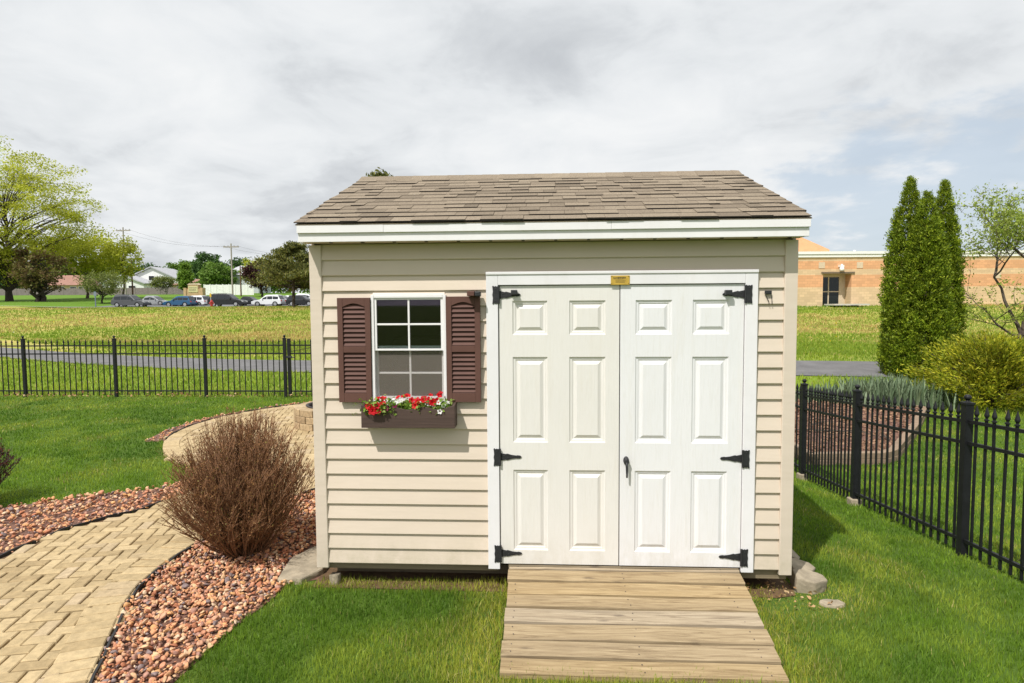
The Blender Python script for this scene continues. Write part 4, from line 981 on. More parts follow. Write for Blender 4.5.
def small_tree():
    x0, y0 = 14.4, 13.9; t = thing('young_fruit_tree', 'small crooked tree with sparse new leaves right of the golden shrub', 'tree', (x0, y0, gz(x0, y0))); rng = np.random.default_rng(12); mb = MB(); tips = []
    def br(p, d, L, r, lev):
        n = 5; pts = [np.array(p, float)]; dd = np.array(d, float)
        for i in range(n):
            dd = dd+rng.normal(0, .17, 3)+np.array([0, 0, .07]); dd /= np.linalg.norm(dd); pts.append(pts[-1]+dd*L/n)
        mb.tube([tuple(q) for q in pts], [r*(1-.5*i/n) for i in range(n+1)], 6 if lev < 2 else 4, False)
        if lev >= 2: tips.extend(pts[2:])
        if lev < 4:
            for k in range((3, 4, 4, 3)[lev]):
                i = rng.integers(2, n+1) if lev else n; o_ = rng.normal(size=3); o_[2] = abs(o_[2])*.35-.05; o_ /= np.linalg.norm(o_); nd = dd*.55+o_*.75; br(pts[i], nd/np.linalg.norm(nd), L*rng.uniform(.55, .80), r*.5, lev+1)
    mb.tube([(0.02, 0, -.2), (.05, 0, .35), (.14, 0, .8), (.24, .0, 1.05)], [.16, .12, .105, .10], 8)
    br((.24, 0, 1.0), (-.42, -.1, .9), 1.8, .052, 0); br((.24, 0, 1.0), (.15, .1, 1), 2.05, .056, 0); br((.24, 0, .95), (.75, -.2, .7), 1.7, .052, 0); br((.2, 0, .95), (-.95, .1, .38), 1.35, .035, 1)
    mb.build('trunk', M['bark'], t); T = np.array(tips); k = rng.integers(0, len(T), 9500); C = T[k]+rng.normal(0, .06, (9500, 3)); v, f = leafcloud(C, rng.normal(size=(9500, 3)), rng.uniform(.05, .11, 9500), .5, .08, rng); npobj('crown', v, f, M['lf_spring'], t)
small_tree()

# raised bed with irises
bed = thing('raised_bed', 'raised planting bed edged with tan timber behind right fence', 'planting bed', (7.0, 6.6, 0))
def timber(p0, p1, z, h=.085, w=.06):
    a = Vector((*p0, z)); b = Vector((*p1, z)); d = (b-a).normalized(); t = d.cross(Vector((0, 0, 1)))*w
    mb = MB(); mb.add([q+s_*t+Vector((0, 0, k*h)) for k in (0, 1) for q, s_ in ((a, -1), (b, -1), (b, 1), (a, 1))], [(3, 2, 1, 0), (4, 5, 6, 7)]+[(i, (i+1) % 4, (i+1) % 4+4, i+4) for i in range(4)])
    mb.v = [tuple(Vector(p)-bed.location) for p in mb.v]; mb.build('bed_timber', M['timber'], bed, bevel=.006)
bz = -.37
BEDP = [(5.10, 4.62), (6.12, 4.72), (6.35, 4.90), (7.6, 6.6), (8.85, 8.45)]
for c in range(2):
    for a, b in zip(BEDP, BEDP[1:]): timber(a, b, bz+.0+c*.087, .085, .06-.004*c)
    timber((5.1, 4.62), (5.1, 10.2), bz+c*.087, .085, .058-.004*c); timber((5.1, 10.2), (8.85, 10.4), bz+c*.087, .085, .058-.004*c); timber((8.85, 10.4), (8.85, 8.45), bz+c*.087, .085, .058-.004*c)
rng = np.random.default_rng(8); bedpoly = [(5.1, 4.7), (6.1, 4.8), (6.32, 4.97), (7.55, 6.65), (8.8, 8.5), (8.8, 10.3), (5.15, 10.1)]
mb = MB(); mb.prism([(p[0]-7, p[1]-6.6) for p in bedpoly], 'z', bz-.05, bz+.135); mb.build('bed_soil', M['gravelbed'], bed)
n = 9000; x = rng.uniform(5.1, 8.8, n); y = rng.uniform(4.6, 10.3, n); k = inpoly(x, y, bedpoly); x, y = x[k], y[k]; n = len(x)
v, f = leafcloud(np.stack([x-7, y-6.6, bz+.140+rng.uniform(0, .025, n)], -1), rng.normal(size=(n, 3))*np.array([1, 1, .25]), rng.uniform(.03, .085, n), .4, .03, rng); npobj('mulch', v, f, M['mulch'], bed)
mb = MB()
for k in range(7): a = np.array((rng.uniform(5.9, 7.3), rng.uniform(5.4, 7.0))); d = rng.normal(size=2); d /= np.linalg.norm(d); b = a+d*rng.uniform(.3, .7); mb.tube([(a[0]-7, a[1]-6.6, bz+.16), ((a[0]+b[0])/2-7, (a[1]+b[1])/2-6.6, bz+.185), (b[0]-7, b[1]-6.6, bz+.165)], [.012, .01, .006], 5)
mb.build('fallen_twig', M['bark'], bed)
def iris(label, x, y, z, n, h, sp, seed, group='iris clumps in the raised bed'):
    rng = np.random.default_rng(seed); t = thing('iris_clump', label, 'plant', (x, y, z), 0, group); vs = []; fs = []
    for k in range(n):
        bx, by = rng.normal(0, sp, 2); a = rng.uniform(0, 2*PI); hh = h*rng.uniform(.55, 1.1); w = rng.uniform(.012, .022); ln = rng.uniform(.05, .45)*hh; c_, s_ = math.cos(a), math.sin(a); o_ = len(vs)
        for i, (u, ww) in enumerate(((0, 1), (.4, 1), (.75, .7), (1, .05))):
            px, py, pz = bx+c_*ln*u*u, by+s_*ln*u*u, hh*u*(1-.12*u*(ln/hh)*2); vs += [(px-s_*w*ww, py+c_*w*ww, pz), (px+s_*w*ww, py-c_*w*ww, pz)]
        fs += [(o_+2*i, o_+2*i+1, o_+2*i+3, o_+2*i+2) for i in range(3)]
    npobj('leaf_blades', np.array(vs), np.array(fs), M['lf_iris'], t)
for i, (lab, x, y, n, h, sp) in enumerate((('low green plant clump at the left of the raised bed, by the shed', 6.75, 9.6, 110, .24, .26), ('blue green iris clump second from left in the raised bed', 7.45, 9.5, 170, .36, .24), ('dense blue green iris clump at the middle of the row', 8.05, 9.2, 380, .56, .27), ('tall blue green iris clump, second from right in the row', 8.6, 9.1, 420, .60, .26), ('iris clump at the right end, under the arborvitae', 9.25, 9.3, 330, .52, .26), ('pale broad leaved plant beside the golden shrub', 9.95, 9.5, 120, .42, .18))):
    iris(lab, x, y, (bz+.13 if x < 8.8 else gz(x, y)), n, h, sp, 30+i)

# ------------------------------------------------------------------ grass
SHEDR = lambda x, y: (x > -.02) & (x < SW+.02) & (y > .11) & (y < SD+.02)
RAMPR = lambda x, y: (x > 1.262) & (x < 2.735-np.clip(-y, 0, 2)*.05) & (y > -.975) & (y < .1)
def grass(name, label, K, r0_, r1_, filt, hfun, tint, wk, seed, a0=-48, a1=48, mat='lawn'):
    rng = np.random.default_rng(seed); n = int(K*R(a1-a0)*math.log(r1_/r0_)); r = r0_*np.exp(rng.uniform(0, math.log(r1_/r0_), n)); a = rng.uniform(R(a0), R(a1), n)-yaw
    x = 1.505+r*np.sin(a); y = -3.9255+r*np.cos(a); k = filt(x, y); x, y, r = x[k], y[k], r[k]; n = len(x); z = hz(x, y)
    h = hfun(x, y, rng, n); w = wk*np.clip(r, 3.2, 40)*rng.uniform(.6, 1.3, n); b = rng.uniform(0, 2*PI, n); lean = h*np.abs(rng.normal(0, .42, n))
    dx, dy = np.cos(b), np.sin(b); f = rng.uniform(0, 2*PI, n); px, py = np.cos(f)*w/2, np.sin(f)*w/2
    def P(u, lu, ww): return [np.stack([x+dx*lean*lu+s_*px*ww, y+dy*lean*lu+s_*py*ww, z+h*u-.004], -1) for s_ in (-1, 1)]
    A = P(0, 0, 1); Bm = P(.55, .3, .85); T = np.stack([x+dx*lean, y+dy*lean, z+h*(1-.25*np.minimum(1, lean/h))], -1)
    vs = np.stack([A[0], A[1], Bm[1], Bm[0], T], 1).reshape(-1, 3); o_ = (np.arange(n)*5)[:, None]
    fs = np.concatenate([o_+np.array([[0, 1, 2]]), o_+np.array([[0, 2, 3]]), o_+np.array([[3, 2, 4]])])
    c = tint(x, y, rng, n); tn = np.repeat(c, 5, 0)
    return tag(npobj(name, vs, fs, M[mat], tint=tn), label, 'grass', kind='stuff')
GR_D = np.array((.080, .170, .016)); GR_M = np.array((.205, .330, .030)); GR_L = np.array((.33, .42, .052)); GR_S = np.array((.50, .45, .16)); GR_Y = np.array((.50, .50, .07))
def lerp(a, b, t): return a+(b-a)*t[:, None]
def dist_rect(x, y, x0, x1, y0, y1): return np.hypot(np.maximum(0, np.maximum(x0-x, x-x1)), np.maximum(0, np.maximum(y0-y, y-y1)))
def near_tint(x, y, rng, n):
    p = .5*vnoise(x, y, .9, 1)+.3*vnoise(x, y, 2.6, 2)+.2*vnoise(x, y, 7, 3); c = lerp(GR_D, GR_M, np.clip((p-.30)*2.5+rng.normal(0, .22, n), 0, 1.25))
    yel = np.clip(1-dist_rect(x, y, 1.2, 2.75, -1.1, .0)/.30, 0, 1)*.75+np.clip(1-np.hypot(x-3.15, y+.08)/.42, 0, 1)*.9+np.clip(1-np.abs(y-.02)/.13, 0, 1)*((x > -.1) & (x < 1.3))*.7
    yel += .30*np.clip((vnoise(x, y, 1.6, 9)-.62)*4, 0, 1)+np.clip(1-np.hypot(x-3.75, y-.75)/.22, 0, 1)*.5
    c = lerp(c, GR_L, np.clip((vnoise(x, y, 3.3, 12)-.5)*2.4+rng.normal(0, .15, n), 0, .8)); c = lerp(c, GR_Y, np.clip(yel*1.25*rng.uniform(.4, 1.2, n), 0, 1)); st = rng.uniform(0, 1, n) < (.006+.32*np.clip(yel, 0, 1)); c[st] = GR_S*rng.uniform(.6, 1.2, st.sum())[:, None]
    return c*rng.uniform(.8, 1.2, n)[:, None]
def lawn_ok(x, y):
    edge = .05*vnoise(x, y, 9, 4); g = on_gravel(x+edge-.02, y) | on_paving(x, y)
    return ~(g | SHEDR(x, y) | RAMPR(x, y) | inpoly(x, y, BEDP+[(8.9, 10.4), (5.05, 10.3)]) | ((x > -.30) & (x < .0) & (y > .02) & (y < .7))) & (y < 8.12) & ~((np.hypot(x-3.255, y+.125) < .06))
def near_h(x, y, rng, n): 
    base = .027+.012*vnoise(x, y, 1.3, 5)+.016*vnoise(x, y, 6.5, 15)
    thin = np.clip(np.minimum(np.hypot(x-3.1, y+.05)/.4, 1), .35, 1)
    return base*rng.uniform(.55, 1.25, n)*thin
def lawn_near(x, y):
    k = lawn_ok(x, y); bare = np.clip(1-np.hypot((x-3.02)/1.3, y+.03)/.24, 0, 1)*.55+np.clip(1-np.abs(y-.0)/.07, 0, 1)*((x > .05) & (x < 1.25))*.25
    return k & (RNG.uniform(0, 1, len(x)) > bare)
grass('lawn_grass', 'short mown green lawn around the shed', 150000, 1.3, 18.5, lawn_near, near_h, near_tint, .00098, 21, -60, 58)
# tufts creeping along ramp edges and through boards
def tuft_ok(x, y):
    d = dist_rect(x, y, 1.262, 2.70, -.98, .03); c = (d > .0) & (d < .06) & (y < .02)
    return c | ((y < -.90) & (y > -.99) & (x > 1.3) & (x < 2.66))
def tuft_h(x, y, rng, n): return rng.uniform(.03, .11, n)*np.where(y < -.9, .6, 1)
grass('tall_grass', 'longer yellowing grass growing along the ramp edges', 60000, 2.2, 4.6, lambda x, y: tuft_ok(x, y) & (RNG.uniform(0, 1, len(x)) < .30), tuft_h, lambda x, y, r, n: lerp(GR_M, GR_L, r.uniform(0, 1, n)), .0011, 22, -20, 30)
def verge_ok(x, y):
    a = np.array(apN); b = np.array(apF); yn = np.interp(x, a[::-1, 0], a[::-1, 1]); yf = np.interp(x, b[::-1, 0], b[::-1, 1])
    return (y > 8.18) & ~((y > yn+.02) & (y < yf-.02)) & ~inpoly(x, y, BEDP+[(8.9, 10.4), (5.05, 10.3)]) & (y < yf+3)
def verge_tint(x, y, rng, n):
    p = .6*vnoise(x, y, .5, 6)+.4*vnoise(x, y, 1.9, 7); c = lerp(np.array((.17, .27, .024)), np.array((.36, .44, .045)), np.clip((p-.2)*1.6+rng.normal(0, .2, n), 0, 1)); st = rng.uniform(0, 1, n) < .06; c[st] = GR_S; return c
grass('verge_grass', 'bright yellow green grass beside the asphalt path', 60000, 11, 34, verge_ok, lambda x, y, r, n: r.uniform(.05, .12, n), verge_tint, .00125, 23, -60, 56)
def mead_ok(x, y):
    b = np.array(apF); yf = np.interp(x, b[::-1, 0], b[::-1, 1]); return (y > yf+2.2) & (y < 64)
def mead_tint(x, y, rng, n):
    p = .55*vnoise(x*.35, y, .28, 8)+.3*vnoise(x*.5, y, .9, 9)+.15*vnoise(x, y, 3, 10)+rng.normal(0, .06, n); c = lerp(np.array((.15, .25, .024)), np.array((.30, .39, .046)), np.clip(rng.normal(.5, .3, n), 0, 1)); k = np.clip((p-.50)*9, 0, 1)*(.35+.65*sstep(19, 28, y)); c = lerp(c, np.array((.60, .41, .18)), np.clip(k*rng.uniform(.25, 1.1, n), 0, .95)); return c*rng.uniform(.85, 1.15, n)[:, None]
grass('meadow_grass', 'unmown meadow grass mottled green and straw behind the path', 120000, 17, 80, mead_ok, lambda x, y, r, n: r.uniform(.05, .17, n), mead_tint, .00125, 24, -60, 56)
rngd = np.random.default_rng(77); n = 1500; rr_ = 20*np.exp(rngd.uniform(0, math.log(3.2), n)); aa = rngd.uniform(R(-52), R(48), n)-yaw; x = 1.5+rr_*np.sin(aa); y = -3.9+rr_*np.cos(aa); k = mead_ok(x, y) & (vnoise(x, y, .22, 3) > .45); x, y = x[k], y[k]; n = len(x)
v, f = leafcloud(np.stack([x, y, hz(x, y)+rngd.uniform(.16, .26, n)], -1), rngd.normal(size=(n, 3))*np.array([1, 1, .3]), rngd.uniform(.05, .09, n), .9, .05, rngd)
M['dandelion'] = leafmat('dandelion_heads', [(0, (.62, .42, .01)), (.6, (.7, .52, .02)), (1, (.62, .62, .5))], .2)
tag(npobj('dandelions', v, f, M['dandelion']), 'tiny yellow dandelion flowers dotted across the meadow', 'flowers', kind='stuff')

# fallen leaves on grass and along the back fence
M['drylf'] = leafmat('dry_leaves', [(0, (.30, .14, .06)), (.5, (.45, .27, .12)), (1, (.55, .40, .22))], .2)
rng = np.random.default_rng(55); n = 260; x = rng.uniform(-11, -2.6, n); y = 8.2+rng.normal(.0, .10, n); v, f = leafcloud(np.stack([x, y, .03+np.abs(rng.normal(0, .03, n))], -1), rng.normal(size=(n, 3))*np.array([1, 1, .4]), rng.uniform(.03, .07, n), .7, .1, rng)
x2 = rng.uniform(2.74, 3.25, 90); y2 = rng.normal(-.02, .10, 90); v2, f2 = leafcloud(np.stack([x2, y2, .02+rng.uniform(0, .02, 90)], -1), rng.normal(size=(90, 3))*np.array([1, 1, .3]), rng.uniform(.015, .035, 90), .6, .1, rng)
tag(npobj('leaf_litter', np.concatenate([v, v2]), np.concatenate([f, f2+len(v)]), M['drylf']), 'scattered dry brown leaves under the back fence and by the ramp', 'leaves', kind='stuff')

# ------------------------------------------------------------------ school building
def brickmat():
    m, t, b, o = newmat('banded_brick'); co = objco(t); sx = t.new('ShaderNodeSeparateXYZ'); t.put(sx.inputs[0], co)
    tan, org = (.68, .49, .295), (.70, .36, .18)
    z = t.math('DIVIDE', sx.outputs[2], 8.)
    col = t.ramp(z, [(0, tan), (1.35/8, org), (2.34/8, tan), (2.78/8, org), (3.42/8, tan), (3.72/8, org), (1, org)], 'CONSTANT')
    cxy = t.new('ShaderNodeCombineXYZ'); t.put(cxy.inputs[0], sx.outputs[0]); t.put(cxy.inputs[1], sx.outputs[2])
    br = t.new('ShaderNodeTexBrick'); t.put(br.inputs['Vector'], cxy.outputs[0]); br.inputs['Scale'].default_value = 1; br.inputs['Brick Width'].default_value = .41; br.inputs['Row Height'].default_value = .205; br.inputs['Mortar Size'].default_value = .012
    br.inputs['Color1'].default_value = (.86, .86, .86, 1); br.inputs['Color2'].default_value = (1.1, 1.1, 1.1, 1); br.inputs['Mortar'].default_value = (.8, .8, .8, 1)
    c = t.mix(1, col, br.outputs[0], 'MULTIPLY'); n = t.noise(t.scalev(co, (.3, .3, 1)), 1.2, 6, .7); c = t.mix(t.math('MULTIPLY', n, .25), c, (.55, .40, .25))
    t.put(b.inputs['Base Color'], c); b.inputs['Roughness'].default_value = .9; return m
M['brick'] = brickmat()
M['coping'] = plain('white_coping', (.80, .80, .78), .5, .03)
M['steel'] = plain('bronze_frame', (.16, .12, .08), .5, .1)
M['dglass'] = plain('dark_glass', (.012, .014, .015), .08, .2, 2)
M['pale'] = plain('pale_block', (.62, .50, .36), .9, .1)
bl = thing('school_building', 'long low brick building with orange and tan bands and white roof edge', 'building', (24, 46.5, 1.62))
BR = .016*1.0
bl.rotation_euler.z = .054
DXa, DXb, DH = -.62, 1.62, 2.45
mb = MB().box(-22, DXa, 0, 18, -.6, 3.72).box(DXb, 60, 0, 18, -.6, 3.72).box(DXa, DXb, 0, 18, DH, 3.72).box(DXa, DXb, 1.6, 18, -.6, DH); mb.build('wall', M['brick'], bl)
MB().box(-22.1, 60.1, -.10, 18.1, 3.725, 3.93).box(-22.15, 60.15, -.16, 18.15, 3.96, 4.17).box(-22.05, 60.05, -.05, 18.05, 3.928, 3.962).build('coping', M['coping'], bl)
MB().box(DXa-.15, DXb+.22, -.08, .0, DH, DH+.13).build('lintel', M['steel'], bl)
mb = MB()
mb.box(DXa, DXa+.07, .9, .99, 0, 2.2).box(DXa+.86, DXa+.95, .9, .99, 0, 2.2).box(DXa+1.74, DXa+1.82, .9, .99, 0, 2.2).box(DXa, DXb, .9, .99, 2.2, DH).box(DXa+.07, DXa+.86, .9, .99, 1.0, 1.08).box(DXa+.95, DXa+1.74, .9, .99, 1.0, 1.08).box(DXa+1.82, DXb, .9, .99, 0, 2.2)
dd = mb.build('door', M['pale'], bl); MB().box(DXa+.07, DXa+.86, .93, .95, .05, 2.19).build('pane', M['dglass'], dd); MB().box(DXa+.95, DXa+1.74, .93, .95, .05, 2.19).build('pane', M['dglass'], dd)
for x in (-.75, 2.25): MB().box(x-.24, x+.24, -.03, -.001, 2.86, 3.34).build('wall_vent', M['pale'], bl)
MB().box(.55, .85, -.35, -.001, 2.95, 3.1).lathe([(.16, 0), (.18, .12), (.1, .35), (.05, .5)], 10, (.7, -.28, 2.68)).build('wall_camera', M['coping'], bl)  # white camera housing on a bracket above the entrance, gives no light
for x in (10.0, 13.1): MB().box(x-.3, x+.3, -.03, -.001, 2.0, 2.45).build('wall_vent', M['pale'], bl)
for x, h in ((10.2, 1.6), (-4, .6), (4.0, .5)): MB().lathe([(.1, 0), (.1, h)], 8, (x, 4, 4.1)).build('roof_pipe', M['coping'], bl)
MB().prism([(-14, 3.9), (3.9, 3.9), (3.9, 5.0), (1.4, 6.1), (-3, 7.3), (-14, 7.3)], 'y', 8, 16).build('upper_hall', plain('orange_brick', (.70, .36, .18), .9, .1, 2), bl)
MB().box(-.5, 2.2, -1.6, -.02, -.05, .06).build('entry_step', M['curb'], bl)
tag(npobj('school_lawn', np.array([(3, 42.5, gz(3, 42.5)+.03), (90, 46.8, gz(90, 46.8)+.03), (90, 51.2, 1.70), (3, 46.3, gz(3, 46.3)+.03)]), np.array([[0, 1, 2, 3]]), plain('mown_strip', (.10, .21, .03), .95, .2, 3)), kind='structure')

# ------------------------------------------------------------------ far background
M['tyre'] = plain('tyre', (.02, .02, .02), .8); M['rim'] = plain('alloy', (.45, .45, .46), .35, .1, metal=.6); M['carglass'] = plain('car_glass', (.02, .024, .028), .08, .1, 1)
M['lampred'] = plain('tail_lamp', (.55, .02, .02), .3); M['lampwhite'] = plain('head_lamp', (.75, .75, .72), .2)
def paint(name, c): return plain(name, c, .28, .04, 1, metal=.1)
PT = {'grey': paint('grey_paint', (.085, .088, .095)), 'silver': paint('silver_paint', (.32, .33, .34)), 'blue': paint('blue_paint', (.03, .10, .20)), 'white': paint('white_paint', (.74, .75, .76)), 'black': paint('black_paint', (.018, .019, .022)), 'red': paint('red_paint', (.35, .03, .03))}
def car(label, loc, face, kind, col, L=4.7, H=1.7, rails=False):
    Wd = .92; t = thing('parked_car', label, 'car', loc, 0 if face > 0 else PI, 'cars parked in the lot'); t.scale = (.87, .87, .87); h = L/2; k = H/1.7
    suv = kind == 'suv'
    belt = .98*k if suv else .90*k; hood = .95*k if suv else .82*k
    low = [(-h+.03, .35), (-h, .6), (-h+.04, belt-.02), (-h+.35, belt+.01), (h-1.35, belt), (h-1.1, hood), (h-.35, hood-.10), (h-.03, hood-.28), (h, .5), (h-.06, .32)]
    def arch(cx): return [(cx+.40*math.cos(a), .30+.40*math.sin(a)) for a in np.linspace(PI, 0, 9)][::-1]
    low = low+arch(h-.92)+[(0, .27)]+arch(-h+.88)
    mb = MB().prism(low, 'y', -Wd, Wd)
    rb = -h+.12 if suv else -h+.75; rt = -h+.50 if suv else -h+1.35; ft = h-2.05 if suv else h-2.15; fb_ = h-1.25
    gh = [(rb, belt), (rt, H-.04), (rt+.3, H), (ft-.3, H-.02), (ft, H-.08), (fb_, belt)]; n = len(gh); ins = [0, .17, .19, .19, .17, 0]
    vs = [(x, -(Wd-.03-i), z) for (x, z), i in zip(gh, ins)]+[(x, Wd-.03-i, z) for (x, z), i in zip(gh, ins)]
    mb.add(vs, [tuple(range(n)), tuple(range(2*n-1, n-1, -1))]+[(i, i+n, (i+1) % n+n, (i+1) % n) for i in range(n)])
    mb.box(h-1.75, h-1.6, -Wd-.14, -Wd+.02, belt+.02, belt+.16).box(h-1.75, h-1.6, Wd-.02, Wd+.14, belt+.02, belt+.16)
    if rails: mb.box(rt+.2, ft-.2, -.66, -.62, H+.02, H+.06).box(rt+.2, ft-.2, .62, .66, H+.02, H+.06)
    body = mb.build('body', PT[col], t, bevel=.03)
    # glass
    cuts = (rb+.28, (rb+.28)*.62+(fb_-.5)*.38, (rb+.28)*.25+(fb_-.5)*.75, fb_-.38) if suv else (rb+.35, (rb+fb_)/2, fb_-.4)
    for sgn in (-1, 1):
        for a, b in zip(cuts, cuts[1:]):
            def top(x): return float(np.interp(x, [rb, rt, ft, fb_], [belt, H-.16, H-.18, belt]))-.05
            a2, b2 = a+.04, b-.04
            ta, tb = max(belt+.06, top(a2)), max(belt+.06, top(b2)); y = lambda z: sgn*(Wd-.03-.17*(z-belt)/(H-belt)+.012)
            pts = [(a2, y(belt+.05), belt+.05), (b2, y(belt+.05), belt+.05), (b2, y(tb), tb), (a2, y(ta), ta)]; back = [(p[0], p[1]-sgn*.03, p[2]) for p in pts]
            MB().add(pts+back, [(0, 1, 2, 3), (7, 6, 5, 4)]+[(i, i+4, (i+1) % 4+4, (i+1) % 4) for i in range(4)]).build('side_window', M['carglass'], t)
    for (nm, x0, z0, x1, z1, s_) in (('windscreen', fb_, belt, ft, H-.08, 1), ('rear_window', rb, belt, rt, H-.04, -1)):
        w0, w1 = Wd-.10, Wd-.27; o_ = .02*s_; a, b = .10, .90; P = lambda u, w: (x0+(x1-x0)*u+o_, w, z0+(z1-z0)*u+.01)
        pts = [P(a, -w0), P(a, w0), P(b, w1), P(b, -w1)]; back = [(p[0]-s_*.03, p[1], p[2]-.02) for p in pts]
        MB().add(pts+back, [(0, 1, 2, 3), (7, 6, 5, 4)]+[(i, i+4, (i+1) % 4+4, (i+1) % 4) for i in range(4)]).build(nm, M['carglass'], t)
    for cx in (h-.92, -h+.88):
        for sgn in (-1, 1):
            rm = Matrix.Translation((cx, sgn*(Wd-.13), .34)) @ Matrix.Rotation(R(90), 4, 'X')
            w = MB().lathe([(.22, -.11), (.33, -.11), (.345, -.07), (.345, .07), (.33, .11), (.22, .11)], 18, mat=rm).build('wheel', M['tyre'], t)
            MB().lathe([(.225, -.118), (.05, -.125), (.05, .125), (.225, .118)], 12, mat=rm).build('rim', M['rim'], w)
    for sgn in (-1, 1):
        MB().box(h-.28, h-.015, sgn*.62-.2, sgn*.62+.2, hood-.33, hood-.19).build('headlight', M['lampwhite'], t); MB().box(-h-.012, -h+.22, sgn*.74-.14, sgn*.74+.17, belt-.24, belt-.05).build('taillight', M['lampred'], t)
    return t
def gp_(x, y, up=0): return (x, y, gz(x, y)+.065+up)
car('dark grey sport utility car at the left end of the parked row', gp_(-50.5, 71.5), 1, 'suv', 'grey', 4.8, 1.78, True)
car('silver sedan parked just right of the dark grey car', gp_(-50.7, 76.6), 1, 'sedan', 'silver', 4.6, 1.50)
car('blue hatchback parked between silver sedan and white car', gp_(-46.0, 74.5), -1, 'suv', 'blue', 4.3, 1.62)
car('white sport utility car parked behind the blue hatchback', gp_(-45.2, 76.3), -1, 'suv', 'white', 4.4, 1.68)
car('grey sedan tucked between white car and black car with silver roof', gp_(-45.2, 79.5), -1, 'sedan', 'grey', 4.3, 1.5)
car('large black sport utility car with roof rails, nearest the hydrant', gp_(-37.5, 70.5), 1, 'suv', 'black', 5.0, 1.80, True)
car('black sedan half hidden behind the white car under the pine', gp_(-37.35, 76.2), 1, 'sedan', 'black', 4.5, 1.5)
car('white sport utility car parked left of the pine trunk', gp_(-33.4, 72.8), -1, 'suv', 'white', 4.4, 1.66)
car('silver hatchback showing left of the pine trunk', gp_(-32.6, 75.6), 1, 'suv', 'silver', 4.2, 1.6)
car('white sedan seen just left behind the pine trunk', gp_(-32.8, 79.0), 1, 'sedan', 'white', 4.5, 1.5)
car('black hatchback right of the pine trunk', gp_(-29.1, 73.0), 1, 'suv', 'black', 4.3, 1.6)
car('white hatchback parked nearest the shed, past the pine trunk', gp_(-31.8, 82.0), 1, 'suv', 'white', 4.4, 1.68)

hy = thing('fire_hydrant', 'red fire hydrant at the meadow edge before the black car', 'hydrant', (-35.2, 62.6, gz(-35.2, 62.6)))
MB().lathe([(.2, 0), (.2, .06), (.14, .08), (.14, .5), (.18, .53), (.18, .6), (.13, .72), (.05, .80), (.05, .86)], 14).build('barrel', PT['red'], hy, smooth=False)
for s_ in (-1, 1): MB().lathe([(.07, 0), (.07, .2), (.085, .2), (.085, .26)], 10, mat=Matrix.Translation((0, 0, .45)) @ Matrix.Rotation(R(90)*s_, 4, 'Y')).build('nozzle', PT['red'], hy)
sp_ = thing('hydrant_marker', 'slim yellow marker post standing behind the red hydrant', 'marker post', (-35.5, 63.0, gz(-35.5, 63)))
MB().box(-.04, .04, -.03, .03, 0, 1.5).build('post', plain('grey_post', (.3, .3, .3), .6), sp_); MB().box(-.10, .10, -.045, -.031, 1.15, 1.55).build('marker_plate', plain('yellow_sign', (.55, .36, .03), .6), sp_)
ps = thing('sign_post', 'thin blue grey post on the berm left of the cars', 'post', (-52.9, 68.5, gz(-52.9, 68.5)))
MB().box(-.05, .05, -.04, .04, 0, 2.0).build('post', plain('bluegrey_post', (.14, .18, .22), .6), ps); MB().box(-.16, .16, -.055, -.041, 1.45, 1.95).build('plate', plain('bluegrey_plate', (.16, .2, .24), .6), ps)

def slat_fence(name, label, p0, p1, h, mat, n):
    a = Vector((*p0, gz(*p0))); b = Vector((*p1, gz(*p1))); t = thing(name, label, 'fence', a); d = b-a; D = Vector((d.x, d.y, 0)).normalized(); N = D.cross(Vector((0, 0, 1))); mb = MB(); posts = []
    for k in range(n):
        q0, q1 = a+d*k/n, a+d*(k+1)/n; q0.z = gz(q0.x, q0.y); q1.z = gz(q1.x, q1.y)
        mm = MB()
        m_ = max(2, int((q1-q0).length/.3))
        for j in range(m_):
            e0 = q0+(q1-q0)*(j+.03)/m_-a; e1 = q0+(q1-q0)*(j+.97)/m_-a; hh = h+random.uniform(-.03, .03); w = N*.02
            mm.add([e0-w, e1-w, e1+w, e0+w]+[p+Vector((0, 0, hh)) for p in (e0-w, e1-w, e1+w, e0+w)], [(3, 2, 1, 0), (4, 5, 6, 7)]+[(i, (i+1) % 4, (i+1) % 4+4, i+4) for i in range(4)])
        mm.build('board_panel', mat, t)
        MB().box(-.07, .07, -.07, .07, -.2, h+.12).build('post', mat, t, loc=q0-a)
slat_fence('wooden_fence', 'long weathered grey board fence on top of the berm', (-150, 138), (-76, 131), 1.55, plain('grey_board', (.20, .17, .16), .9, .2, 3), 24)
slat_fence('vinyl_fence', 'white vinyl privacy fence right of the tan sign', (-68.9, 121), (-58.4, 121), 2.1, M['coping'], 8)
sg = thing('monument_sign', 'tan stone monument sign with a pale panel by the parking lot', 'sign', (-61.1, 104, gz(-61.1, 104)))
MB().box(-1.6, 1.6, -.4, .4, -.3, 1.45).box(-.95, .95, -.4, .4, 1.455, 2.15).box(-1.75, -1.25, -.5, .5, -.3, 1.62).box(1.25, 1.75, -.5, .5, -.3, 1.62).build('stone_base', plain('tan_stone', (.50, .34, .19), .9, .2, 2), sg)
MB().prism([(-1.1, 2.16), (1.1, 2.16), (.7, 2.42), (-.7, 2.42)], 'y', -.46, .46).build('cap', M['pale'], sg)
pn = MB().box(-.85, .85, -.46, -.405, .85, 1.95).build('sign_panel', plain('cream_panel', (.62, .56, .30), .7), sg)
mb = MB()
for z in (1.6, 1.33, 1.08):
    x = -.68
    while x < .6: w = random.uniform(.09, .22); mb.box(x, x+w, -.475, -.462, z, z+.12); x += w+.06
mb.build('lettering', plain('grey_letters', (.25, .23, .14), .7), pn)

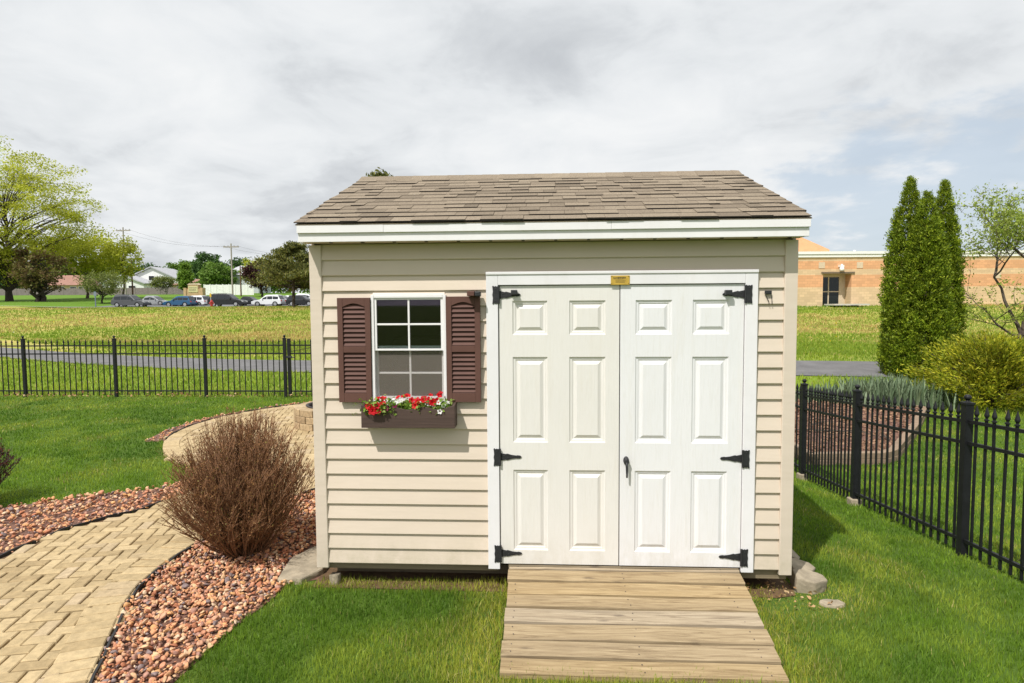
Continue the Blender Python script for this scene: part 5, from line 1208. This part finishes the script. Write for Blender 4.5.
def house(name, label, loc, w, d, h, roof_h, wallm, roofm, gable_front=False, rz=0, wins=()):
    t = thing(name, label, 'house', loc, rz); MB().box(-w/2, w/2, -d/2, d/2, -1, h).build('wall', wallm, t); o = .5
    if gable_front:
        MB().prism([(-w/2, h), (w/2, h), (0, h+roof_h*.97)], 'y', -d/2, d/2).build('gable', wallm, t)
        rf = MB().prism([(-w/2-o, h-.2), (0, h+roof_h), (w/2+o, h-.2), (w/2+o, h+.05), (0, h+roof_h+.28), (-w/2-o, h+.05)], 'y', -d/2-o, d/2+o).build('roof', roofm, t)
    else:
        rf = MB(); vs = [(-w/2-o, -d/2-o, h), (w/2+o, -d/2-o, h), (w/2+o, d/2+o, h), (-w/2-o, d/2+o, h), (-w/2+d*.35, 0, h+roof_h), (w/2-d*.35, 0, h+roof_h)]
        rf = rf.add(vs, [(0, 1, 5, 4), (1, 2, 5), (2, 3, 4, 5), (3, 0, 4), (3, 2, 1, 0)]).build('roof', roofm, t)
    for (x, z, ww, hh) in wins:
        f = MB().box(x-ww/2-.12, x+ww/2+.12, -d/2-.06, -d/2-.002, z-.12, z+hh+.12).build('window', M['coping'], t); MB().box(x-ww/2, x+ww/2, -d/2-.08, -d/2-.062, z, z+hh).build('pane', M['dglass'], f)
    return t
roof_red = plain('red_brown_roof', (.30, .16, .12), .9, .12, 1); roof_grey = plain('grey_roof', (.42, .42, .44), .9, .1, 1); wall_w = plain('white_siding', (.76, .76, .74), .7, .04, 1); wall_t = plain('tan_house_wall', (.60, .45, .26), .8, .08, 1)
house('house', 'low tan house with red brown roof behind the board fence', (-129.5, 162, 4.9), 13, 9, 2.7, 2.9, wall_t, roof_red, False, .1, ((-4.5, 1.0, 1.6, 1.2), (-.5, .4, 2.2, 1.8), (3, 1.0, 1.5, 1.2), (5, 1.0, 1.0, 1.2)))
house('house', 'white gabled house with grey roof left of the monument sign', (-101, 158, 4.9), 14, 12, 3.6, 3.3, wall_w, roof_grey, True, .12, ((-3.5, .8, 1.8, 1.3), (3.5, .8, 1.8, 1.3), (0, 3.6, 1.3, 1.1)))
house('house', 'white house wing with low grey gable in front of the larger gable', (-103.5, 148, 4.9), 10, 6, 2.6, 1.9, wall_w, roof_grey, True, .12, ((-2.2, .8, 1.6, 1.2), (2.2, .8, 1.6, 1.2)))
house('house', 'small house with red brown roof right of the white house', (-91.5, 156, 4.9), 8, 7, 2.3, 1.7, wall_t, roof_red, False, .1, ((-2, .8, 1.2, 1.1), (2, .8, 1.2, 1.1)))
house('house', 'pale blue grey house half hidden by the purple tree', (-75, 152, 4.9), 9, 9, 4.6, 2.6, plain('bluegrey_siding', (.48, .50, .53), .8, .05, 1), roof_grey, False, .1, ((-2.4, 3.2, 1.4, 1.2), (-2.4, .8, 1.4, 1.4), (2, 3.2, 1.4, 1.2)))

def pole(label, x, y, h, arm, r=.15, mat=None):
    t = thing('utility_pole', label, 'utility pole', (x, y, gz(x, y)), 0); mat = mat or M['polewood']
    MB().tube([(0, 0, -.5), (0, 0, h)], [r, r*.75], 8).build('pole', mat, t)
    if arm:
        MB().box(-1.5, 1.5, -.09, .09, h-.75, h-.55).build('crossarm', mat, t)
        for q in (-1.35, -.6, .6, 1.35): MB().lathe([(.05, 0), (.09, .08), (.06, .22)], 8, (q, 0, h-.55)).build('insulator', M['rim'], t)
M['polewood'] = plain('pole_wood', (.36, .32, .28), .9, .15, 2); M['polebrown'] = plain('pole_brown', (.15, .085, .055), .9, .15, 2)
pole('tall grey utility pole with crossarm above the parked cars', -58.25, 112, 10.0, True, .17)
pole('utility pole rising behind the yellow green tree', -85.0, 120, 14.0, True, .16)
pole('short brown pole standing left of the silver sedan', -69.8, 100, 6.6, False, .14, M['polebrown'])
pole('thin brown pole right of the tall utility pole', -56.6, 112, 5.8, False, .14, M['polebrown'])
wire = MB(); A_ = np.array((-85.0, 120, gz(-85, 120)+13.5)); B_ = np.array((-58.25, 112, gz(-58.25, 112)+9.5)); C_ = np.array((-36, 104, gz(-36, 104)+8.3)); Z_ = np.array((-122, 130, gz(-122, 130)+13.5))
for (p, q) in ((Z_, A_), (A_, B_), (B_, C_)):
    for off in (-1.35, 1.35): wire.tube([tuple(p+(q-p)*u+np.array([off, 0, -1.1*4*u*(1-u)])) for u in np.linspace(0, 1, 13)], .013, 4)
tag(wire.build('power_line', M['ink']), 'sagging power lines strung between the utility poles', 'power line')
pole('slim pole holding the far end of the power line behind shed', -36, 104, 8.8, True, .15)

# trees of the background
leafy_tree('shade_tree', 'huge airy yellow green tree filling the left edge', (-76, 82, gz(-76, 82)), 22.6, 26, .08, M['lf_yg'], M['barkdark'], 430, 125, .27, .075, .42, 41, .42, 150)
leafy_tree('bronze_tree', 'bushy reddish bronze tree with dark low trunk under the huge tree', (-67.5, 77.5, gz(-67.5, 77.5)), 7.6, 8.2, .12, M['lf_red'], M['barkdark'], 70, 60, .34, .12, .28, 42, .7, 40, stems=3)
leafy_tree('spring_tree', 'bright yellow green tree standing behind the small olive tree', (-75, 96, gz(-75, 96)), 10.8, 16, .34, M['lf_yg'], M['bark'], 120, 80, .42, .11, .22, 43, .7, 40)
leafy_tree('spring_tree', 'narrow yellow green tree in front of a utility pole', (-66.4, 93.0, gz(-66.4, 93)), 10.2, 6.5, .2, M['lf_yg'], M['bark'], 60, 55, .36, .15, .18, 44, .8, 24)
leafy_tree('small_tree', 'small round olive green tree left of the dark grey car', (-57.6, 76.0, gz(-57.6, 76)), 4.6, 6.2, .22, M['lf_olive'], M['barkdark'], 70, 60, .22, .13, .12, 45, .75, 30)
leafy_tree('small_tree', 'small grey green tree before the white house', (-85.2, 133, gz(-85.2, 133)), 4.6, 6.5, .2, M['lf_olive'], M['bark'], 50, 40, .4, .14, .14, 46, .7, 20)
leafy_tree('round_tree', 'bright green rounded tree beside the monument sign', (-77, 128, gz(-77, 128)), 7.0, 5.2, .08, M['lf_bright'], M['bark'], 70, 70, .42, .14, .16, 47, .9, 20, shape=1.3)
leafy_tree('purple_tree', 'dark purple leaved tree left of the pine', (-52.6, 112, gz(-52.6, 112)), 7.2, 7.0, .16, M['lf_purple'], M['barkdark'], 80, 60, .42, .13, .2, 48, .85, 24)
leafy_tree('yellow_tree', 'yellow green tree peeking above the pine tree', (-62.0, 132, gz(-62, 132)), 8.6, 9, .12, M['lf_yg'], M['bark'], 70, 50, .5, .14, .2, 49, .85, 24)
gtl = 'trees along the far skyline'
row = [(-166, 185, 11.6, 17, 'lf_dark', 'dark skyline tree at the far left edge'), (-160, 192, 11, 15, 'lf_mid', 'leafy skyline tree behind the bronze tree'), (-149, 188, 11.6, 15, 'lf_mid', 'mid green skyline tree partly behind the huge airy tree'), (-134, 184, 11.8, 14, 'lf_mid', 'mid green skyline tree right of the tan house'), (-128, 192, 11.4, 13, 'lf_dark', 'dark skyline tree left of the white house roof'), (-121, 200, 12.6, 14, 'lf_mid', 'mid green skyline tree behind the white house'), (-111, 192, 11.8, 14, 'lf_mid', 'broad mid green skyline tree right of the white house'), (-95.5, 170, 12.6, 9, 'lf_dark', 'tall dark skyline tree above the monument sign'), (-80, 146, 7.6, 12, 'lf_mid', 'rounded mid green tree behind the white vinyl fence'), (-103, 186, 12.0, 12, 'lf_dark', 'dark green skyline tree peeking behind the tall dark one'), (-89, 178, 11.4, 12, 'lf_dark', 'dark green skyline tree behind the tall utility pole'), (-91, 194, 11.4, 13, 'lf_bright', 'yellowish green skyline tree between pole and purple tree'), (-82, 188, 11.2, 13, 'lf_mid', 'mid green skyline tree behind the pine'), (-74, 190, 11.2, 13, 'lf_mid', 'mid green skyline tree between the pine and the shed')]
for i, (x, y, h, w, m, lab) in enumerate(row): leafy_tree('skyline_tree', lab, (x, y, 4.9), h, w, .06, M[m], M['barkdark'], 80, 70, .66, .13, .25, 60+i, .8, 14, group=gtl)
rngt = np.random.default_rng(5)
far = MB()
C = []
for k in range(240):
    x = -230+k*1.9; hgt = 11+2.5*math.sin(k*.37)+rngt.uniform(-1.5, 2.5)
    for j in range(34): C.append((x+rngt.normal(0, 2.2), 225+rngt.normal(0, 3), 4.5+hgt*rngt.uniform(0, 1)**.7))
C = np.array(C); C = C[C[:, 0] < -8]; v, f = leafcloud(C, rngt.normal(size=C.shape), rngt.uniform(1., 2.2, len(C)), .75, .08, rngt)
tag(npobj('far_wood', v, f, M['lf_mid']), 'distant wood of mixed green trees along the horizon', 'wood', kind='stuff')

def pine(name, label, loc, h, cw, seed, cz0=.18, tiers=15):
    rng = np.random.default_rng(seed); t = thing(name, label, 'tree', loc); mb = MB(); mb.tube([(0, 0, -.2), (.05, 0, h*.5), (-.05, 0, h*.97)], [h*.028, h*.02, .03], 7); Cs = []; As = []
    for k in range(tiers):
        z = h*(cz0+(1-cz0)*k/tiers); Lm = cw/2*min(1, 1.12*(1-(k/tiers))**.6)
        for j in range(6):
            a = rng.uniform(0, 2*PI); L = Lm*rng.uniform(.55, 1.08); e = np.array([math.cos(a)*L, math.sin(a)*L, z+L*rng.uniform(-.08, .32)]); mb.tube([(0, 0, z), tuple((e+np.array([0, 0, z]))/2-np.array([0, 0, .05*L])), tuple(e)], [.06, .04, .015], 4, False)
            for q in np.linspace(.35, 1.02, 6):
                m = 34; c = np.array([0, 0, z])*(1-q)+e*q; Cs.append(c+rng.normal(0, .20+.02*L, (m, 3))*np.array([1, 1, .55])); As.append(rng.normal(size=(m, 3))+np.array([0, 0, .8]))
    mb.build('trunk', M['barkdark'], t); C = np.concatenate(Cs); v, f = leafcloud(C, np.concatenate(As), rng.uniform(.16, .34, len(C)), .35, .02, rng); npobj('crown', v, f, M['lf_pine'], t)
pine('pine_tree', 'spreading pine tree standing left of the shed before parked cars', (-20.9, 50.3, gz(-20.9, 50.3)), 5.7, 8.4, 3, .30, 14)
pine('pine_tree', 'tall pine whose tip peeks above the shed roof ridge', (-7.55, 30, gz(-7.55, 30)), 8.82, 4.4, 4, .2, 22)

# ------------------------------------------------------------------ render settings
S.render.engine = 'CYCLES'
c = S.cycles; c.max_bounces = 8; c.diffuse_bounces = 3; c.glossy_bounces = 3; c.transparent_max_bounces = 12; c.transmission_bounces = 4; c.caustics_reflective = False; c.caustics_refractive = False
